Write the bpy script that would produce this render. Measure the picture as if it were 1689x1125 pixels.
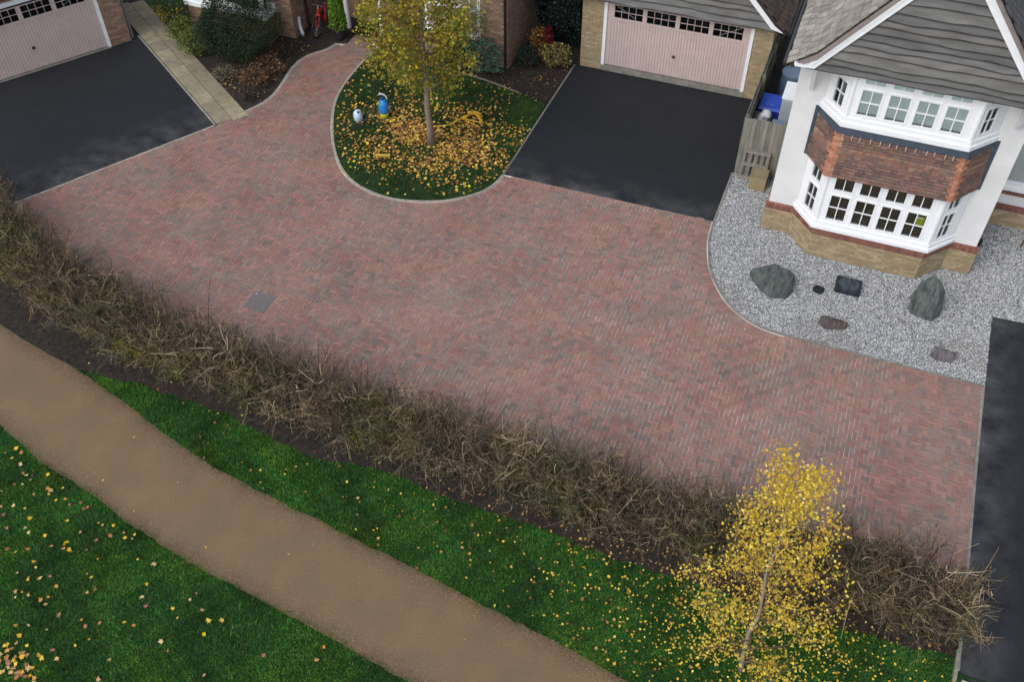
import bpy, math, random
import numpy as np
from mathutils import Matrix, Vector
rnd = random.Random(11); rng = np.random.default_rng(11)
sc = bpy.context.scene
for o in list(bpy.data.objects): bpy.data.objects.remove(o)
C = sc.collection

# ------------------------------------------------------------------ camera (drone, 17 m up, looking down 47 degrees)
CAM_H, PITCH, YAW, ROLL = 17.084, 0.8281, 0.363, 0.005
cam = bpy.data.cameras.new('camera'); cam.sensor_width = 36.0; cam.lens = 1637.2 / 1689 * 36
cam.clip_end = 2000; cam.clip_start = 0.1
co = bpy.data.objects.new('camera', cam); C.objects.link(co); sc.camera = co
ca, sa = math.cos(YAW), math.sin(YAW)
def yawed(v): return Vector((v[0]*ca - v[1]*sa, v[0]*sa + v[1]*ca, v[2]))
fwd = Vector((0, math.cos(PITCH), -math.sin(PITCH))); rt = Vector((1, 0, 0)); dn = fwd.cross(rt)
cr, sr = math.cos(ROLL), math.sin(ROLL)
r2 = yawed(rt*cr + dn*sr); d2 = yawed(dn*cr - rt*sr); f2 = yawed(fwd)
co.matrix_world = Matrix(((r2.x, -d2.x, -f2.x, 0), (r2.y, -d2.y, -f2.y, 0), (r2.z, -d2.z, -f2.z, CAM_H), (0, 0, 0, 1)))

# ------------------------------------------------------------------ light: overcast autumn daylight
SUN_EL, SUN_AZ = math.radians(44), math.radians(208)      # azimuth measured from +Y towards +X
w = bpy.data.worlds.new('World'); sc.world = w; w.use_nodes = True
nt = w.node_tree; nt.nodes.clear()
sky = nt.nodes.new('ShaderNodeTexSky'); sky.sky_type = 'NISHITA'; sky.sun_disc = False
sky.sun_elevation = SUN_EL; sky.sun_rotation = SUN_AZ; sky.air_density = 1.0; sky.dust_density = 1.5; sky.ozone_density = 1.5
hs = nt.nodes.new('ShaderNodeHueSaturation'); hs.inputs['Saturation'].default_value = 0.42
bg = nt.nodes.new('ShaderNodeBackground'); bg.inputs['Strength'].default_value = 0.15
wo = nt.nodes.new('ShaderNodeOutputWorld')
nt.links.new(sky.outputs[0], hs.inputs['Color']); nt.links.new(hs.outputs[0], bg.inputs['Color']); nt.links.new(bg.outputs[0], wo.inputs['Surface'])
sl = bpy.data.lights.new('sun', 'SUN'); sl.energy = 0.85; sl.angle = math.radians(38); sl.color = (1.0, 0.985, 0.965)
so = bpy.data.objects.new('sun', sl); C.objects.link(so)
sdir = Vector((math.sin(SUN_AZ)*math.cos(SUN_EL), math.cos(SUN_AZ)*math.cos(SUN_EL), math.sin(SUN_EL)))
so.rotation_euler = sdir.to_track_quat('Z', 'Y').to_euler(); so.location = (0, 0, 40)
vs = sc.view_settings; vs.view_transform = 'Standard'; vs.look = 'None'; vs.gamma = 1.0; vs.use_curve_mapping = False
vs.exposure = 0.58
sc.render.engine = 'CYCLES'

# ------------------------------------------------------------------ helpers
def s2l(r, g, b, k=1.0):
    f = lambda c: (c/12.92 if c <= .04045 else ((c + .055)/1.055)**2.4)
    return (f(r/255)*k, f(g/255)*k, f(b/255)*k)
WL = {}
def link(o, parent=None, loc=None):
    C.objects.link(o)
    if loc is not None: o.location = loc
    WL[o.name] = o.location.copy()
    if parent is not None:
        o.parent = parent; o.matrix_parent_inverse = Matrix.Translation(-WL[parent.name])
    return o
def tag(o, label=None, cat=None, group=None, kind=None):
    if label: o['label'] = label
    if cat: o['category'] = cat
    if group: o['group'] = group
    if kind: o['kind'] = kind
    return o
def thing(name, label, cat, loc=(0, 0, 0), group=None):
    o = bpy.data.objects.new(name, None); o.empty_display_size = .2
    link(o, None, loc); return tag(o, label, cat, group)
def setcol(me, cols):
    a = me.attributes.new('col', 'FLOAT_COLOR', 'POINT')
    c = np.ones((len(me.vertices), 4), np.float32); c[:, :3] = cols
    a.data.foreach_set('color', c.ravel())
def bigmesh(name, V, F, mat, cols=None, smooth=False):
    V = np.asarray(V, np.float32); F = np.asarray(F, np.int32); k = F.shape[1]
    me = bpy.data.meshes.new(name)
    me.vertices.add(len(V)); me.vertices.foreach_set('co', V.ravel())
    me.loops.add(F.size); me.loops.foreach_set('vertex_index', F.ravel())
    me.polygons.add(len(F)); me.polygons.foreach_set('loop_start', np.arange(0, F.size, k, dtype=np.int32))
    try: me.polygons.foreach_set('loop_total', np.full(len(F), k, np.int32))
    except Exception: pass
    me.update(calc_edges=True)
    if smooth: me.polygons.foreach_set('use_smooth', np.ones(len(F), bool))
    if cols is not None: setcol(me, cols)
    me.materials.append(mat); return me
def put(name, me, parent=None, loc=None):
    return link(bpy.data.objects.new(name, me), parent, loc)
class MB:
    def __init__(s): s.v = []; s.f = []; s.c = []
    def add(s, vs_, fs, col=(1, 1, 1)):
        n = len(s.v); s.v += [tuple(v) for v in vs_]; s.f += [tuple(i + n for i in f) for f in fs]; s.c += [col]*len(vs_); return s
    def hexa(s, p, col=(1, 1, 1)):
        return s.add(p, [(0, 3, 2, 1), (4, 5, 6, 7), (0, 1, 5, 4), (1, 2, 6, 5), (2, 3, 7, 6), (3, 0, 4, 7)], col)
    def box(s, x0, x1, y0, y1, z0, z1, col=(1, 1, 1)):
        return s.hexa([(x0, y0, z0), (x1, y0, z0), (x1, y1, z0), (x0, y1, z0), (x0, y0, z1), (x1, y0, z1), (x1, y1, z1), (x0, y1, z1)], col)
    def fbox(s, F, a0, a1, d0, d1, z0, z1, col=(1, 1, 1)):
        return s.hexa([F(a0, d1, z0), F(a1, d1, z0), F(a1, d0, z0), F(a0, d0, z0), F(a0, d1, z1), F(a1, d1, z1), F(a1, d0, z1), F(a0, d0, z1)], col)
    def prism(s, poly, z0, z1, col=(1, 1, 1)):
        n = len(poly); vs_ = [(p[0], p[1], z0) for p in poly] + [(p[0], p[1], z1) for p in poly]
        fs = [tuple(range(n-1, -1, -1)), tuple(range(n, 2*n))] + [(i, (i+1) % n, n+(i+1) % n, n+i) for i in range(n)]
        return s.add(vs_, fs, col)
    def yprism(s, poly, y0, y1, col=(1, 1, 1)):      # poly in (x,z)
        n = len(poly); vs_ = [(p[0], y0, p[1]) for p in poly] + [(p[0], y1, p[1]) for p in poly]
        fs = [tuple(range(n)), tuple(range(2*n-1, n-1, -1))] + [((i+1) % n, i, n+i, n+(i+1) % n) for i in range(n)]
        return s.add(vs_, fs, col)
    def tube(s, pts, r, sides=8, col=(1, 1, 1), cap=True):
        pts = [Vector(p) for p in pts]; n = len(pts); rs = r if hasattr(r, '__len__') else [r]*n
        b = len(s.v); prev = None
        for i, p in enumerate(pts):
            t = (pts[min(i+1, n-1)] - pts[max(i-1, 0)]).normalized()
            if prev is None: prev = t.orthogonal().normalized()
            prev = (prev - t*prev.dot(t)); prev = prev.normalized() if prev.length > 1e-6 else t.orthogonal().normalized()
            q = t.cross(prev)
            for k in range(sides):
                a = 2*math.pi*k/sides; s.v.append(tuple(p + (prev*math.cos(a) + q*math.sin(a))*rs[i])); s.c.append(col)
        for i in range(n-1):
            for k in range(sides):
                k2 = (k+1) % sides; s.f.append((b+i*sides+k, b+i*sides+k2, b+(i+1)*sides+k2, b+(i+1)*sides+k))
        if cap:
            s.f.append(tuple(b+k for k in range(sides-1, -1, -1))); s.f.append(tuple(b+(n-1)*sides+k for k in range(sides)))
        return s
    def lathe(s, prof, cx, cy, sides=16, col=(1, 1, 1), sx=1, sy=1):
        b = len(s.v)
        for r, z in prof:
            for k in range(sides):
                a = 2*math.pi*k/sides; s.v.append((cx+math.cos(a)*r*sx, cy+math.sin(a)*r*sy, z)); s.c.append(col)
        for i in range(len(prof)-1):
            for k in range(sides):
                k2 = (k+1) % sides; s.f.append((b+i*sides+k, b+i*sides+k2, b+(i+1)*sides+k2, b+(i+1)*sides+k))
        s.f.append(tuple(b+k for k in range(sides-1, -1, -1))); s.f.append(tuple(b+(len(prof)-1)*sides+k for k in range(sides)))
        return s
    def mesh(s, name, mat, smooth=False):
        me = bpy.data.meshes.new(name); me.from_pydata(s.v, [], s.f)
        if smooth:
            for p in me.polygons: p.use_smooth = True
        setcol(me, np.array(s.c, np.float32).reshape(-1, 3)); me.materials.append(mat); me.update(); return me
    def build(s, name, mat, parent=None, smooth=False, bevel=0):
        o = put(name, s.mesh(name, mat, smooth), parent)
        if bevel:
            m = o.modifiers.new('bevel', 'BEVEL'); m.width = bevel; m.segments = 1; m.limit_method = 'ANGLE'
        return o
def frame(ox, oy, ux, uy, flip=False):
    l = math.hypot(ux, uy); ux /= l; uy /= l
    nx, ny = (uy, -ux) if not flip else (-uy, ux)
    def F(a, d, z): return (ox + ux*a + nx*d, oy + uy*a + ny*d, z)
    F.ang = math.atan2(uy, ux); F.u = (ux, uy); F.n = (nx, ny); return F
def in_poly(P, poly):
    x, y = P[:, 0], P[:, 1]; r = np.zeros(len(P), bool); n = len(poly)
    for i in range(n):
        x1, y1 = poly[i]; x2, y2 = poly[(i+1) % n]
        if y1 == y2: continue
        r ^= ((y1 > y) != (y2 > y)) & (x < (x2-x1)*(y-y1)/(y2-y1) + x1)
    return r
def sample(poly, dens):
    a = np.array(poly); lo = a.min(0); hi = a.max(0); n = int(dens*np.prod(hi-lo))
    P = lo + rng.random((n, 2))*(hi-lo); return P[in_poly(P, poly)]
def smooth_line(pts, n=6, closed=False):                 # Catmull-Rom
    out = []; N = len(pts)
    for i in range(N if closed else N-1):
        g = (lambda k: pts[k % N]) if closed else (lambda k: pts[min(max(k, 0), N-1)])
        p0, p1, p2, p3 = g(i-1), g(i), g(i+1), g(i+2)
        for k in range(n):
            t = k/n
            out.append(tuple(.5*(2*p1[j] + (p2[j]-p0[j])*t + (2*p0[j]-5*p1[j]+4*p2[j]-p3[j])*t*t + (3*p1[j]-p0[j]-3*p2[j]+p3[j])*t**3) for j in range(len(p1))))
    if not closed: out.append(tuple(pts[-1]))
    return out

# ------------------------------------------------------------------ materials
def nodes(name):
    m = bpy.data.materials.new(name); m.use_nodes = True; t = m.node_tree
    b = t.nodes['Principled BSDF']; return m, t, b
def noise(t, scale, detail=4, stretch=None, rough=.55):
    g = t.nodes.new('ShaderNodeNewGeometry'); n = t.nodes.new('ShaderNodeTexNoise')
    n.inputs['Scale'].default_value = scale; n.inputs['Detail'].default_value = detail; n.inputs['Roughness'].default_value = rough
    src = g.outputs['Position']
    if stretch:
        mp = t.nodes.new('ShaderNodeMapping'); mp.inputs['Scale'].default_value = stretch[:3]
        if len(stretch) > 3: mp.inputs['Rotation'].default_value = (0, 0, stretch[3])
        t.links.new(src, mp.inputs['Vector']); src = mp.outputs[0]
    t.links.new(src, n.inputs['Vector']); return n.outputs['Fac']
def ramp(t, fac, stops):
    r = t.nodes.new('ShaderNodeValToRGB'); e = r.color_ramp.elements
    while len(e) < len(stops): e.new(.5)
    for i, (p, c) in enumerate(stops):
        e[i].position = p; e[i].color = (c[0], c[1], c[2], 1) if hasattr(c, '__len__') else (c, c, c, 1)
    t.links.new(fac, r.inputs['Fac']); return r.outputs['Color']
def mix(t, a, b, fac, mode='MIX'):
    n = t.nodes.new('ShaderNodeMix'); n.data_type = 'RGBA'; n.blend_type = mode
    for k, s in ((0, fac), (6, a), (7, b)):
        if hasattr(s, 'links') or hasattr(s, 'is_linked'): t.links.new(s, n.inputs[k])
        elif k == 0: n.inputs[0].default_value = s
        else: n.inputs[k].default_value = (s[0], s[1], s[2], 1)
    return n.outputs[2]
def bump(t, b, h, strength, dist=.01):
    n = t.nodes.new('ShaderNodeBump'); n.inputs['Strength'].default_value = strength; n.inputs['Distance'].default_value = dist
    t.links.new(h, n.inputs['Height']); t.links.new(n.outputs[0], b.inputs['Normal'])
def M(name, c, var=.2, scale=4, rough=.85, bmp=0, bscale=60, attr=False, spec=.3, c2=None, stretch=None, metal=0, fine=0):
    m, t, b = nodes(name); b.inputs['Roughness'].default_value = rough; b.inputs['Specular IOR Level'].default_value = spec; b.inputs['Metallic'].default_value = metal
    lo = tuple(x*(1-var) for x in c); hi = c2 if c2 else tuple(min(1, x*(1+var)) for x in c)
    col = ramp(t, noise(t, scale, 5, stretch), [(.32, lo), (.68, hi)])
    if fine: col = mix(t, col, ramp(t, noise(t, bscale*1.7, 3), [(.3, 1-fine), (.7, 1+fine)]), 1.0, 'MULTIPLY')
    if attr:
        a = t.nodes.new('ShaderNodeAttribute'); a.attribute_name = 'col'; col = mix(t, col, a.outputs['Color'], 1.0, 'MULTIPLY')
    t.links.new(col, b.inputs['Base Color'])
    if bmp: bump(t, b, noise(t, bscale, 4), bmp)
    return m
W1 = (1, 1, 1)
M_white = M('white_upvc', (.80, .81, .82), .03, 6, .35, spec=.5)
M_trim = M('white_painted_timber', (.78, .79, .80), .06, 5, .5, .05, 40)
M_render = M('white_render', (.66, .655, .645), .05, 1.6, .92, .25, 160, c2=(.72, .715, .705))
M_brick = M('brick_face', W1, .16, 9, .92, .35, 90, True, c2=(1.12, 1.1, 1.06), fine=.12)
M_mortar = M('mortar', s2l(150, 135, 112), .15, 8, .95, .2, 120)
M_tile = M('clay_tile', W1, .22, 14, .8, .2, 90, True, c2=(1.2, 1.17, 1.12), fine=.1)
M_roof = M('weathered_roof_tile', W1, .25, 5, .9, .45, 70, True, c2=(1.22, 1.2, 1.15), fine=.3)
M_lead = M('lead_flashing', s2l(62, 72, 84), .18, 9, .5, .1, 40, spec=.5)
M_board = M('weathered_board', W1, .26, 3.2, .9, .4, 45, True, c2=(1.16, 1.17, 1.12), stretch=(.5, 1, 2.2), fine=.12)
M_door = M('pink_painted_steel', s2l(192, 172, 167), .05, 3, .45, 0, spec=.4, attr=True)
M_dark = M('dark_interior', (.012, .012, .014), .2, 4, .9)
M_black = M('black_plastic', (.015, .015, .017), .2, 8, .5, spec=.4)
M_conc = M('concrete', s2l(150, 146, 138), .14, 6, .92, .25, 80, c2=s2l(172, 166, 155), attr=True, fine=.1)
M_wood = M('grey_fence_timber', W1, .28, 5, .92, .35, 60, True, c2=(1.25, 1.22, 1.2), stretch=(4, 4, .35))
M_plain = M('painted_plastic', W1, .06, 6, .45, 0, attr=True, spec=.45)
M_rough = M('matt_mixed', W1, .15, 8, .9, .15, 70, attr=True)
M_soil = M('dark_soil', s2l(44, 38, 35), .35, 9, .97, .9, 45, c2=s2l(62, 53, 46), fine=.35)
M_twig = M('bare_twig', W1, .15, 12, .9, 0, attr=True)
M_bark = M('bark', W1, .25, 14, .92, .5, 60, True, stretch=(1, 1, .35))
M_stone = M('boulder_stone', W1, .45, 6, .8, .8, 26, True, c2=(1.5, 1.52, 1.42), stretch=(2.4, .7, .6, .5), fine=.3)
M_grav = M('stone_chip', W1, .1, 40, .8, attr=True)
M_steel = M('galvanised_cover', s2l(112, 106, 104), .25, 18, .7, .5, 55, spec=.5, metal=0, attr=True)
def leafmat(name, trans=.3):
    m, t, b = nodes(name); b.inputs['Roughness'].default_value = .6; b.inputs['Specular IOR Level'].default_value = .25
    a = t.nodes.new('ShaderNodeAttribute'); a.attribute_name = 'col'; t.links.new(a.outputs['Color'], b.inputs['Base Color'])
    tr = t.nodes.new('ShaderNodeBsdfTranslucent'); t.links.new(a.outputs['Color'], tr.inputs['Color'])
    mx = t.nodes.new('ShaderNodeMixShader'); mx.inputs[0].default_value = trans
    t.links.new(b.outputs[0], mx.inputs[1]); t.links.new(tr.outputs[0], mx.inputs[2]); t.links.new(mx.outputs[0], t.nodes['Material Output'].inputs[0]); return m
M_leaf = leafmat('leaf', .3); M_grass = leafmat('grass_blade', .2); M_dry = leafmat('fallen_leaf', .1)
def glassmat():
    m, t, b = nodes('window_glass'); t.nodes.remove(b)
    tr = t.nodes.new('ShaderNodeBsdfTransparent'); tr.inputs[0].default_value = (.82, .86, .86, 1)
    gl = t.nodes.new('ShaderNodeBsdfGlossy'); gl.inputs['Roughness'].default_value = .03
    fr = t.nodes.new('ShaderNodeFresnel'); fr.inputs[0].default_value = 1.5
    mx = t.nodes.new('ShaderNodeMixShader'); t.links.new(fr.outputs[0], mx.inputs[0]); t.links.new(tr.outputs[0], mx.inputs[1]); t.links.new(gl.outputs[0], mx.inputs[2])
    t.links.new(mx.outputs[0], t.nodes['Material Output'].inputs[0]); return m
M_glass = glassmat()
def pavermat():
    m, t, b = nodes('clay_block_paver'); b.inputs['Roughness'].default_value = .86; b.inputs['Specular IOR Level'].default_value = .3
    a = t.nodes.new('ShaderNodeAttribute'); a.attribute_name = 'col'
    col = mix(t, a.outputs['Color'], ramp(t, noise(t, 34, 4), [(.25, .8), (.75, 1.22)]), 1.0, 'MULTIPLY')
    bloom = mix(t, ramp(t, noise(t, .55, 3), [(.32, .0), (.72, .42)]), ramp(t, noise(t, 9, 5), [(.35, .25), (.7, 1.0)]), 1.0, 'MULTIPLY')
    sep = t.nodes.new('ShaderNodeRGBToBW'); t.links.new(bloom, sep.inputs[0])
    col = mix(t, col, s2l(172, 150, 135), sep.outputs[0]); t.links.new(col, b.inputs['Base Color'])
    bump(t, b, noise(t, 120, 3), .25); return m
M_paver = pavermat()
def sandmat():
    m, t, b = nodes('jointing_sand'); b.inputs['Roughness'].default_value = .95
    c = ramp(t, noise(t, 1.1, 5), [(.28, s2l(140, 124, 116)), (.48, s2l(205, 195, 186)), (.7, s2l(240, 234, 228))])
    t.links.new(c, b.inputs['Base Color']); return m
M_sand = sandmat()
def tarmat(name, seed, nx, ny, c0, wd):
    m, t, b = nodes(name); b.inputs['Roughness'].default_value = .82; b.inputs['Specular IOR Level'].default_value = .28
    c = ramp(t, noise(t, 70, 5, None, .7), [(.3, s2l(12, 13, 16)), (.7, s2l(48, 50, 55))])
    c = mix(t, c, ramp(t, noise(t, .7, 4), [(.3, .94), (.7, 1.07)]), 1.0, 'MULTIPLY')
    g = t.nodes.new('ShaderNodeNewGeometry'); dp = t.nodes.new('ShaderNodeVectorMath'); dp.operation = 'DOT_PRODUCT'; dp.inputs[1].default_value = (nx, ny, 0)
    t.links.new(g.outputs['Position'], dp.inputs[0]); mr = t.nodes.new('ShaderNodeMapRange'); t.links.new(dp.outputs['Value'], mr.inputs['Value'])
    mr.inputs['From Min'].default_value = c0; mr.inputs['From Max'].default_value = c0+wd; mr.inputs['To Min'].default_value = 1.0; mr.inputs['To Max'].default_value = 0.05
    du = ramp(t, noise(t, 1.5, 6, (1.0, 1.2, 1, seed), .6), [(.38, .0), (.8, .42)])
    mu = t.nodes.new('ShaderNodeMath'); mu.operation = 'MULTIPLY'; t.links.new(du, mu.inputs[0]); t.links.new(mr.outputs[0], mu.inputs[1])
    c = mix(t, c, s2l(126, 127, 128), mu.outputs[0]); t.links.new(c, b.inputs['Base Color'])
    bump(t, b, noise(t, 170, 3), .5, .006); return m
M_tar = tarmat('tarmac', .5, 0, 1, 20.45, 1.0); M_tar2 = tarmat('tarmac_left', 1.4, -.828, .561, 24.88, 1.6); M_tar3 = tarmat('tarmac_right', 2.2, 1, 0, 4.86, .9)
def pathmat():
    m, t, b = nodes('hoggin_path'); b.inputs['Roughness'].default_value = .95
    c = ramp(t, noise(t, 1.3, 6), [(.3, s2l(111, 93, 72)), (.5, s2l(117, 98, 72)), (.7, s2l(123, 104, 74))])
    c = mix(t, c, ramp(t, noise(t, 48, 7, None, .75), [(.3, .42), (.7, 1.6)]), 1.0, 'MULTIPLY')
    a_ = t.nodes.new('ShaderNodeAttribute'); a_.attribute_name = 'col'; c = mix(t, c, a_.outputs['Color'], 1.0, 'MULTIPLY')
    t.links.new(c, b.inputs['Base Color']); bump(t, b, noise(t, 60, 5), .6); return m
M_path = pathmat()
def groundmat():
    m, t, b = nodes('turf'); b.inputs['Roughness'].default_value = .95
    c = ramp(t, noise(t, 1.6, 5), [(.3, s2l(22, 50, 22)), (.7, s2l(36, 76, 32))])
    c = mix(t, c, ramp(t, noise(t, 50, 4), [(.25, .55), (.75, 1.4)]), 1.0, 'MULTIPLY')
    t.links.new(c, b.inputs['Base Color']); bump(t, b, noise(t, 45, 4), .8, .02); return m
M_turf = groundmat()
def slabmat():
    m, t, b = nodes('paving_slab'); b.inputs['Roughness'].default_value = .88
    a = t.nodes.new('ShaderNodeAttribute'); a.attribute_name = 'col'
    c = mix(t, a.outputs['Color'], ramp(t, noise(t, 5, 6), [(.3, .78), (.7, 1.2)]), 1.0, 'MULTIPLY')
    t.links.new(c, b.inputs['Base Color']); bump(t, b, noise(t, 70, 4), .3); return m
M_slab = slabmat()

# ------------------------------------------------------------------ numpy scatter builders
def unit(a): return a/np.maximum(np.linalg.norm(a, axis=-1, keepdims=True), 1e-9)
def pick(pal, n, jit=.12):
    p = np.array(pal)[rng.integers(0, len(pal), n)]
    return np.clip(p*(1 + rng.normal(0, jit, (n, 1))) , 0.003, 1)
def leaf_mesh(name, pos, size, cols, mat, up=.5, wid=.36, flat=0.0):
    n = len(pos); t = rng.normal(size=(n, 3)); t[:, 2] *= (1-flat); t = unit(t)
    nr = unit(rng.normal(size=(n, 3))*(1-flat) + np.array([0, 0, up + 4*flat])); s = unit(np.cross(nr, t)); nn = np.cross(t, s)
    size = np.asarray(size).reshape(-1, 1)*np.ones((n, 1))
    V = np.stack([pos - t*size*.5, pos + s*size*wid + nn*size*.12, pos + t*size*.5, pos - s*size*wid + nn*size*.12], 1).reshape(-1, 3)
    F = np.arange(4*n).reshape(n, 4); return bigmesh(name, V, F, mat, np.repeat(cols, 4, 0))
def twig_mesh(name, P, D, L, r0, r1, cols, mat, bend=.25, droop=0.0, seg=3, sides=3):
    n = len(P); D = unit(D); L = np.asarray(L).reshape(-1, 1); b = rng.normal(0, bend, (n, 3)); b[:, 2] -= droop
    a = unit(np.cross(D, rng.normal(size=(n, 3)))); c = np.cross(D, a); rings = []
    for i in range(seg+1):
        t = i/seg; ctr = P + D*L*t + b*L*(t*t); r = (np.asarray(r0)*(1-t) + np.asarray(r1)*t).reshape(-1, 1)
        for k in range(sides):
            th = 2*math.pi*k/sides; rings.append(ctr + (a*math.cos(th) + c*math.sin(th))*r)
    V = np.stack(rings, 1); m = (seg+1)*sides; F = []
    for i in range(seg):
        for k in range(sides):
            k2 = (k+1) % sides; F.append([i*sides+k, i*sides+k2, (i+1)*sides+k2, (i+1)*sides+k])
    F = (np.array(F)[None] + (np.arange(n)*m)[:, None, None]).reshape(-1, 4)
    return bigmesh(name, V.reshape(-1, 3), F, mat, np.repeat(cols, m, 0))
def twig_points(P, D, L, tt):     # straight approximation of a point along each twig
    return P + unit(D)*np.asarray(L).reshape(-1, 1)*np.asarray(tt).reshape(-1, 1)
def blades(poly, dens, h0, h1, pal, name, keep=None, wid=.008, z=0.0):
    P = sample(poly, dens)
    if keep is not None: P = P[keep(P)]
    n = len(P); h = rng.uniform(h0, h1, n)[:, None]; a = rng.uniform(0, 2*math.pi, n); s = np.stack([np.cos(a), np.sin(a), np.zeros(n)], 1)
    ln = rng.normal(0, .55, (n, 3)); ln[:, 2] = 1; base = np.concatenate([P, np.full((n, 1), z)], 1)
    V = np.stack([base - s*wid, base + s*wid, base + ln*h], 1).reshape(-1, 3)
    patch = 1.02*(.78 + .22*(np.sin(P[:, 0]*1.9 + 2*np.sin(P[:, 1]*1.3)) + .8*np.sin(P[:, 0]*5.3+P[:, 1]*3.1+1.7*np.sin(P[:, 1]*4.7)) + .5*np.sin(P[:, 0]*13.1-P[:, 1]*9.7)))[:, None] + .22
    return put(name, bigmesh(name, V, np.arange(3*n).reshape(n, 3), M_grass, np.repeat(np.clip(pick(pal, n, .22)*patch*np.where((np.sin(P[:, 0]*2.7+1.3*np.sin(P[:, 1]*3.9))+np.sin(P[:, 1]*2.3-P[:, 0]*1.1) > rng.normal(1.0, .5, n))[:, None], np.array([[1.45, 1.15, .9]]), 1.0), .003, 1), 3, 0)))
def stones(P, s0, s1, pal, name, mat, z=0.0, parent=None):
    n = len(P); s = rng.uniform(s0, s1, (n, 1)); base = np.concatenate([P, np.full((n, 1), z)], 1)
    R = unit(rng.normal(size=(n, 3))); U = unit(np.cross(R, rng.normal(size=(n, 3)))); T = np.cross(R, U)
    sq = rng.uniform(.45, 1, (n, 3))
    off = [R*sq[:, :1], -R*sq[:, :1], U*sq[:, 1:2], -U*sq[:, 1:2], T*sq[:, 2:], -T*sq[:, 2:]]
    V = np.stack([base + o*s for o in off], 1).reshape(-1, 3)
    tri = np.array([[0, 2, 4], [2, 1, 4], [1, 3, 4], [3, 0, 4], [2, 0, 5], [1, 2, 5], [3, 1, 5], [0, 3, 5]])
    F = (tri[None] + (np.arange(n)*6)[:, None, None]).reshape(-1, 3)
    return put(name, bigmesh(name, V, F, mat, np.repeat(pick(pal, n, .1), 6, 0)), parent)
def sheet(name, poly, z, mat):
    me = bpy.data.meshes.new(name); me.from_pydata([(p[0], p[1], z) for p in poly], [], [tuple(range(len(poly)))]); me.materials.append(mat)
    me.update()
    if me.polygons[0].normal.z < 0: me.flip_normals()
    return tag(put(name, me), kind='structure')

# ================================================================== THE SETTING
sheet('ground', [(-300, -300), (300, -300), (300, 300), (-300, 300)], -.05, M_turf)
# --- gravel footpath across the green
path_up = smooth_line([(-26, 13.3), (-21, 11.8), (-17.17, 10.92), (-15.91, 10.66), (-14.21, 10.3), (-12.27, 9.73), (-10.57, 9.23), (-9.09, 8.97), (-6.99, 8.68), (-5.02, 8.4), (-3.41, 8.13), (-2.03, 7.94), (-.71, 7.7), (3, 7.0), (9, 5.7)], 8)
path_lo = smooth_line([(-26, 11.6), (-20, 10.0), (-15.14, 8.48), (-13.81, 8.02), (-12.54, 7.76), (-11.07, 7.37), (-9.58, 7.05), (-7.82, 6.81), (-6.16, 6.58), (-4.57, 6.34), (-3, 6.05), (3, 5.0), (9, 3.6)], 8)
wob = lambda L, k: [(x, y + .01*math.sin(x*17.7 + 2*k) + rnd.uniform(-.022, .022)) for x, y in L]
path_up, path_lo = wob(path_up, 1), wob(path_lo, 4)
path_poly = path_up + path_lo[::-1]
nst = 220; ua, la = np.array(path_up), np.array(path_lo); xs_ = np.linspace(-26, 9, nst)
def along(a, n): d_ = np.concatenate([[0], np.cumsum(np.linalg.norm(np.diff(a, axis=0), axis=1))]); t_ = np.linspace(0, d_[-1], n); return np.stack([np.interp(t_, d_, a[:, 0]), np.interp(t_, d_, a[:, 1])], 1)
Ua, La = along(ua, nst), along(la, nst); fr = [0, .04, .1, .2, .4, .6, .8, .9, .96, 1]; PV = []; PC = []
for i in range(nst):
    for f_ in fr:
        p_ = Ua[i]*(1-f_)+La[i]*f_; PV.append((p_[0], p_[1], -.032 + .012*(1-abs(2*f_-1)**3))); e_ = min(1, min(f_, 1-f_)/.2 + .12*math.sin(i*.7)+.1*math.sin(i*1.9))
        e_ = max(0, e_); PC.append([.78+.22*e_, .71+.29*e_, .70+.30*e_])
nf = len(fr); PF = [(i*nf+j, i*nf+j+1, (i+1)*nf+j+1, (i+1)*nf+j) for i in range(nst-1) for j in range(nf-1)]
tag(put('footpath', bigmesh('footpath', PV, PF, M_path, np.array(PC), True)), kind='structure')
# --- bare soil under the hedge
soil_front = [(-22.5, 14.4), (-20.5, 12.9), (-18.5, 11.6), (-17.1, 10.93), (-15.6, 10.6), (-14.3, 10.42), (-12.9, 10.5), (-11.9, 10.5), (-10.3, 10.42), (-8.6, 10.12), (-7, 10.28), (-5.8, 10.2), (-4.7, 10.16), (-3.2, 10.12), (-1.9, 9.98), (-.6, 10.0), (1.7, 9.98), (2.8, 10.06), (3.9, 10.1), (4.74, 10.2)]
soil_front = [(x, y + rnd.uniform(-.05, .05)) for x, y in smooth_line(soil_front, 5)]
hedge_back = [(4.74, 11.9), (2, 11.8), (-2, 11.78), (-6, 11.85), (-9, 12.02), (-12, 12.3), (-14.5, 12.72), (-17, 13.35), (-19.0, 14.1), (-20.4, 14.85), (-22, 15.9)]
hedge_back_s = smooth_line(hedge_back, 5)
sheet('hedge_soil', soil_front + hedge_back_s, -.024, M_soil)
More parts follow.
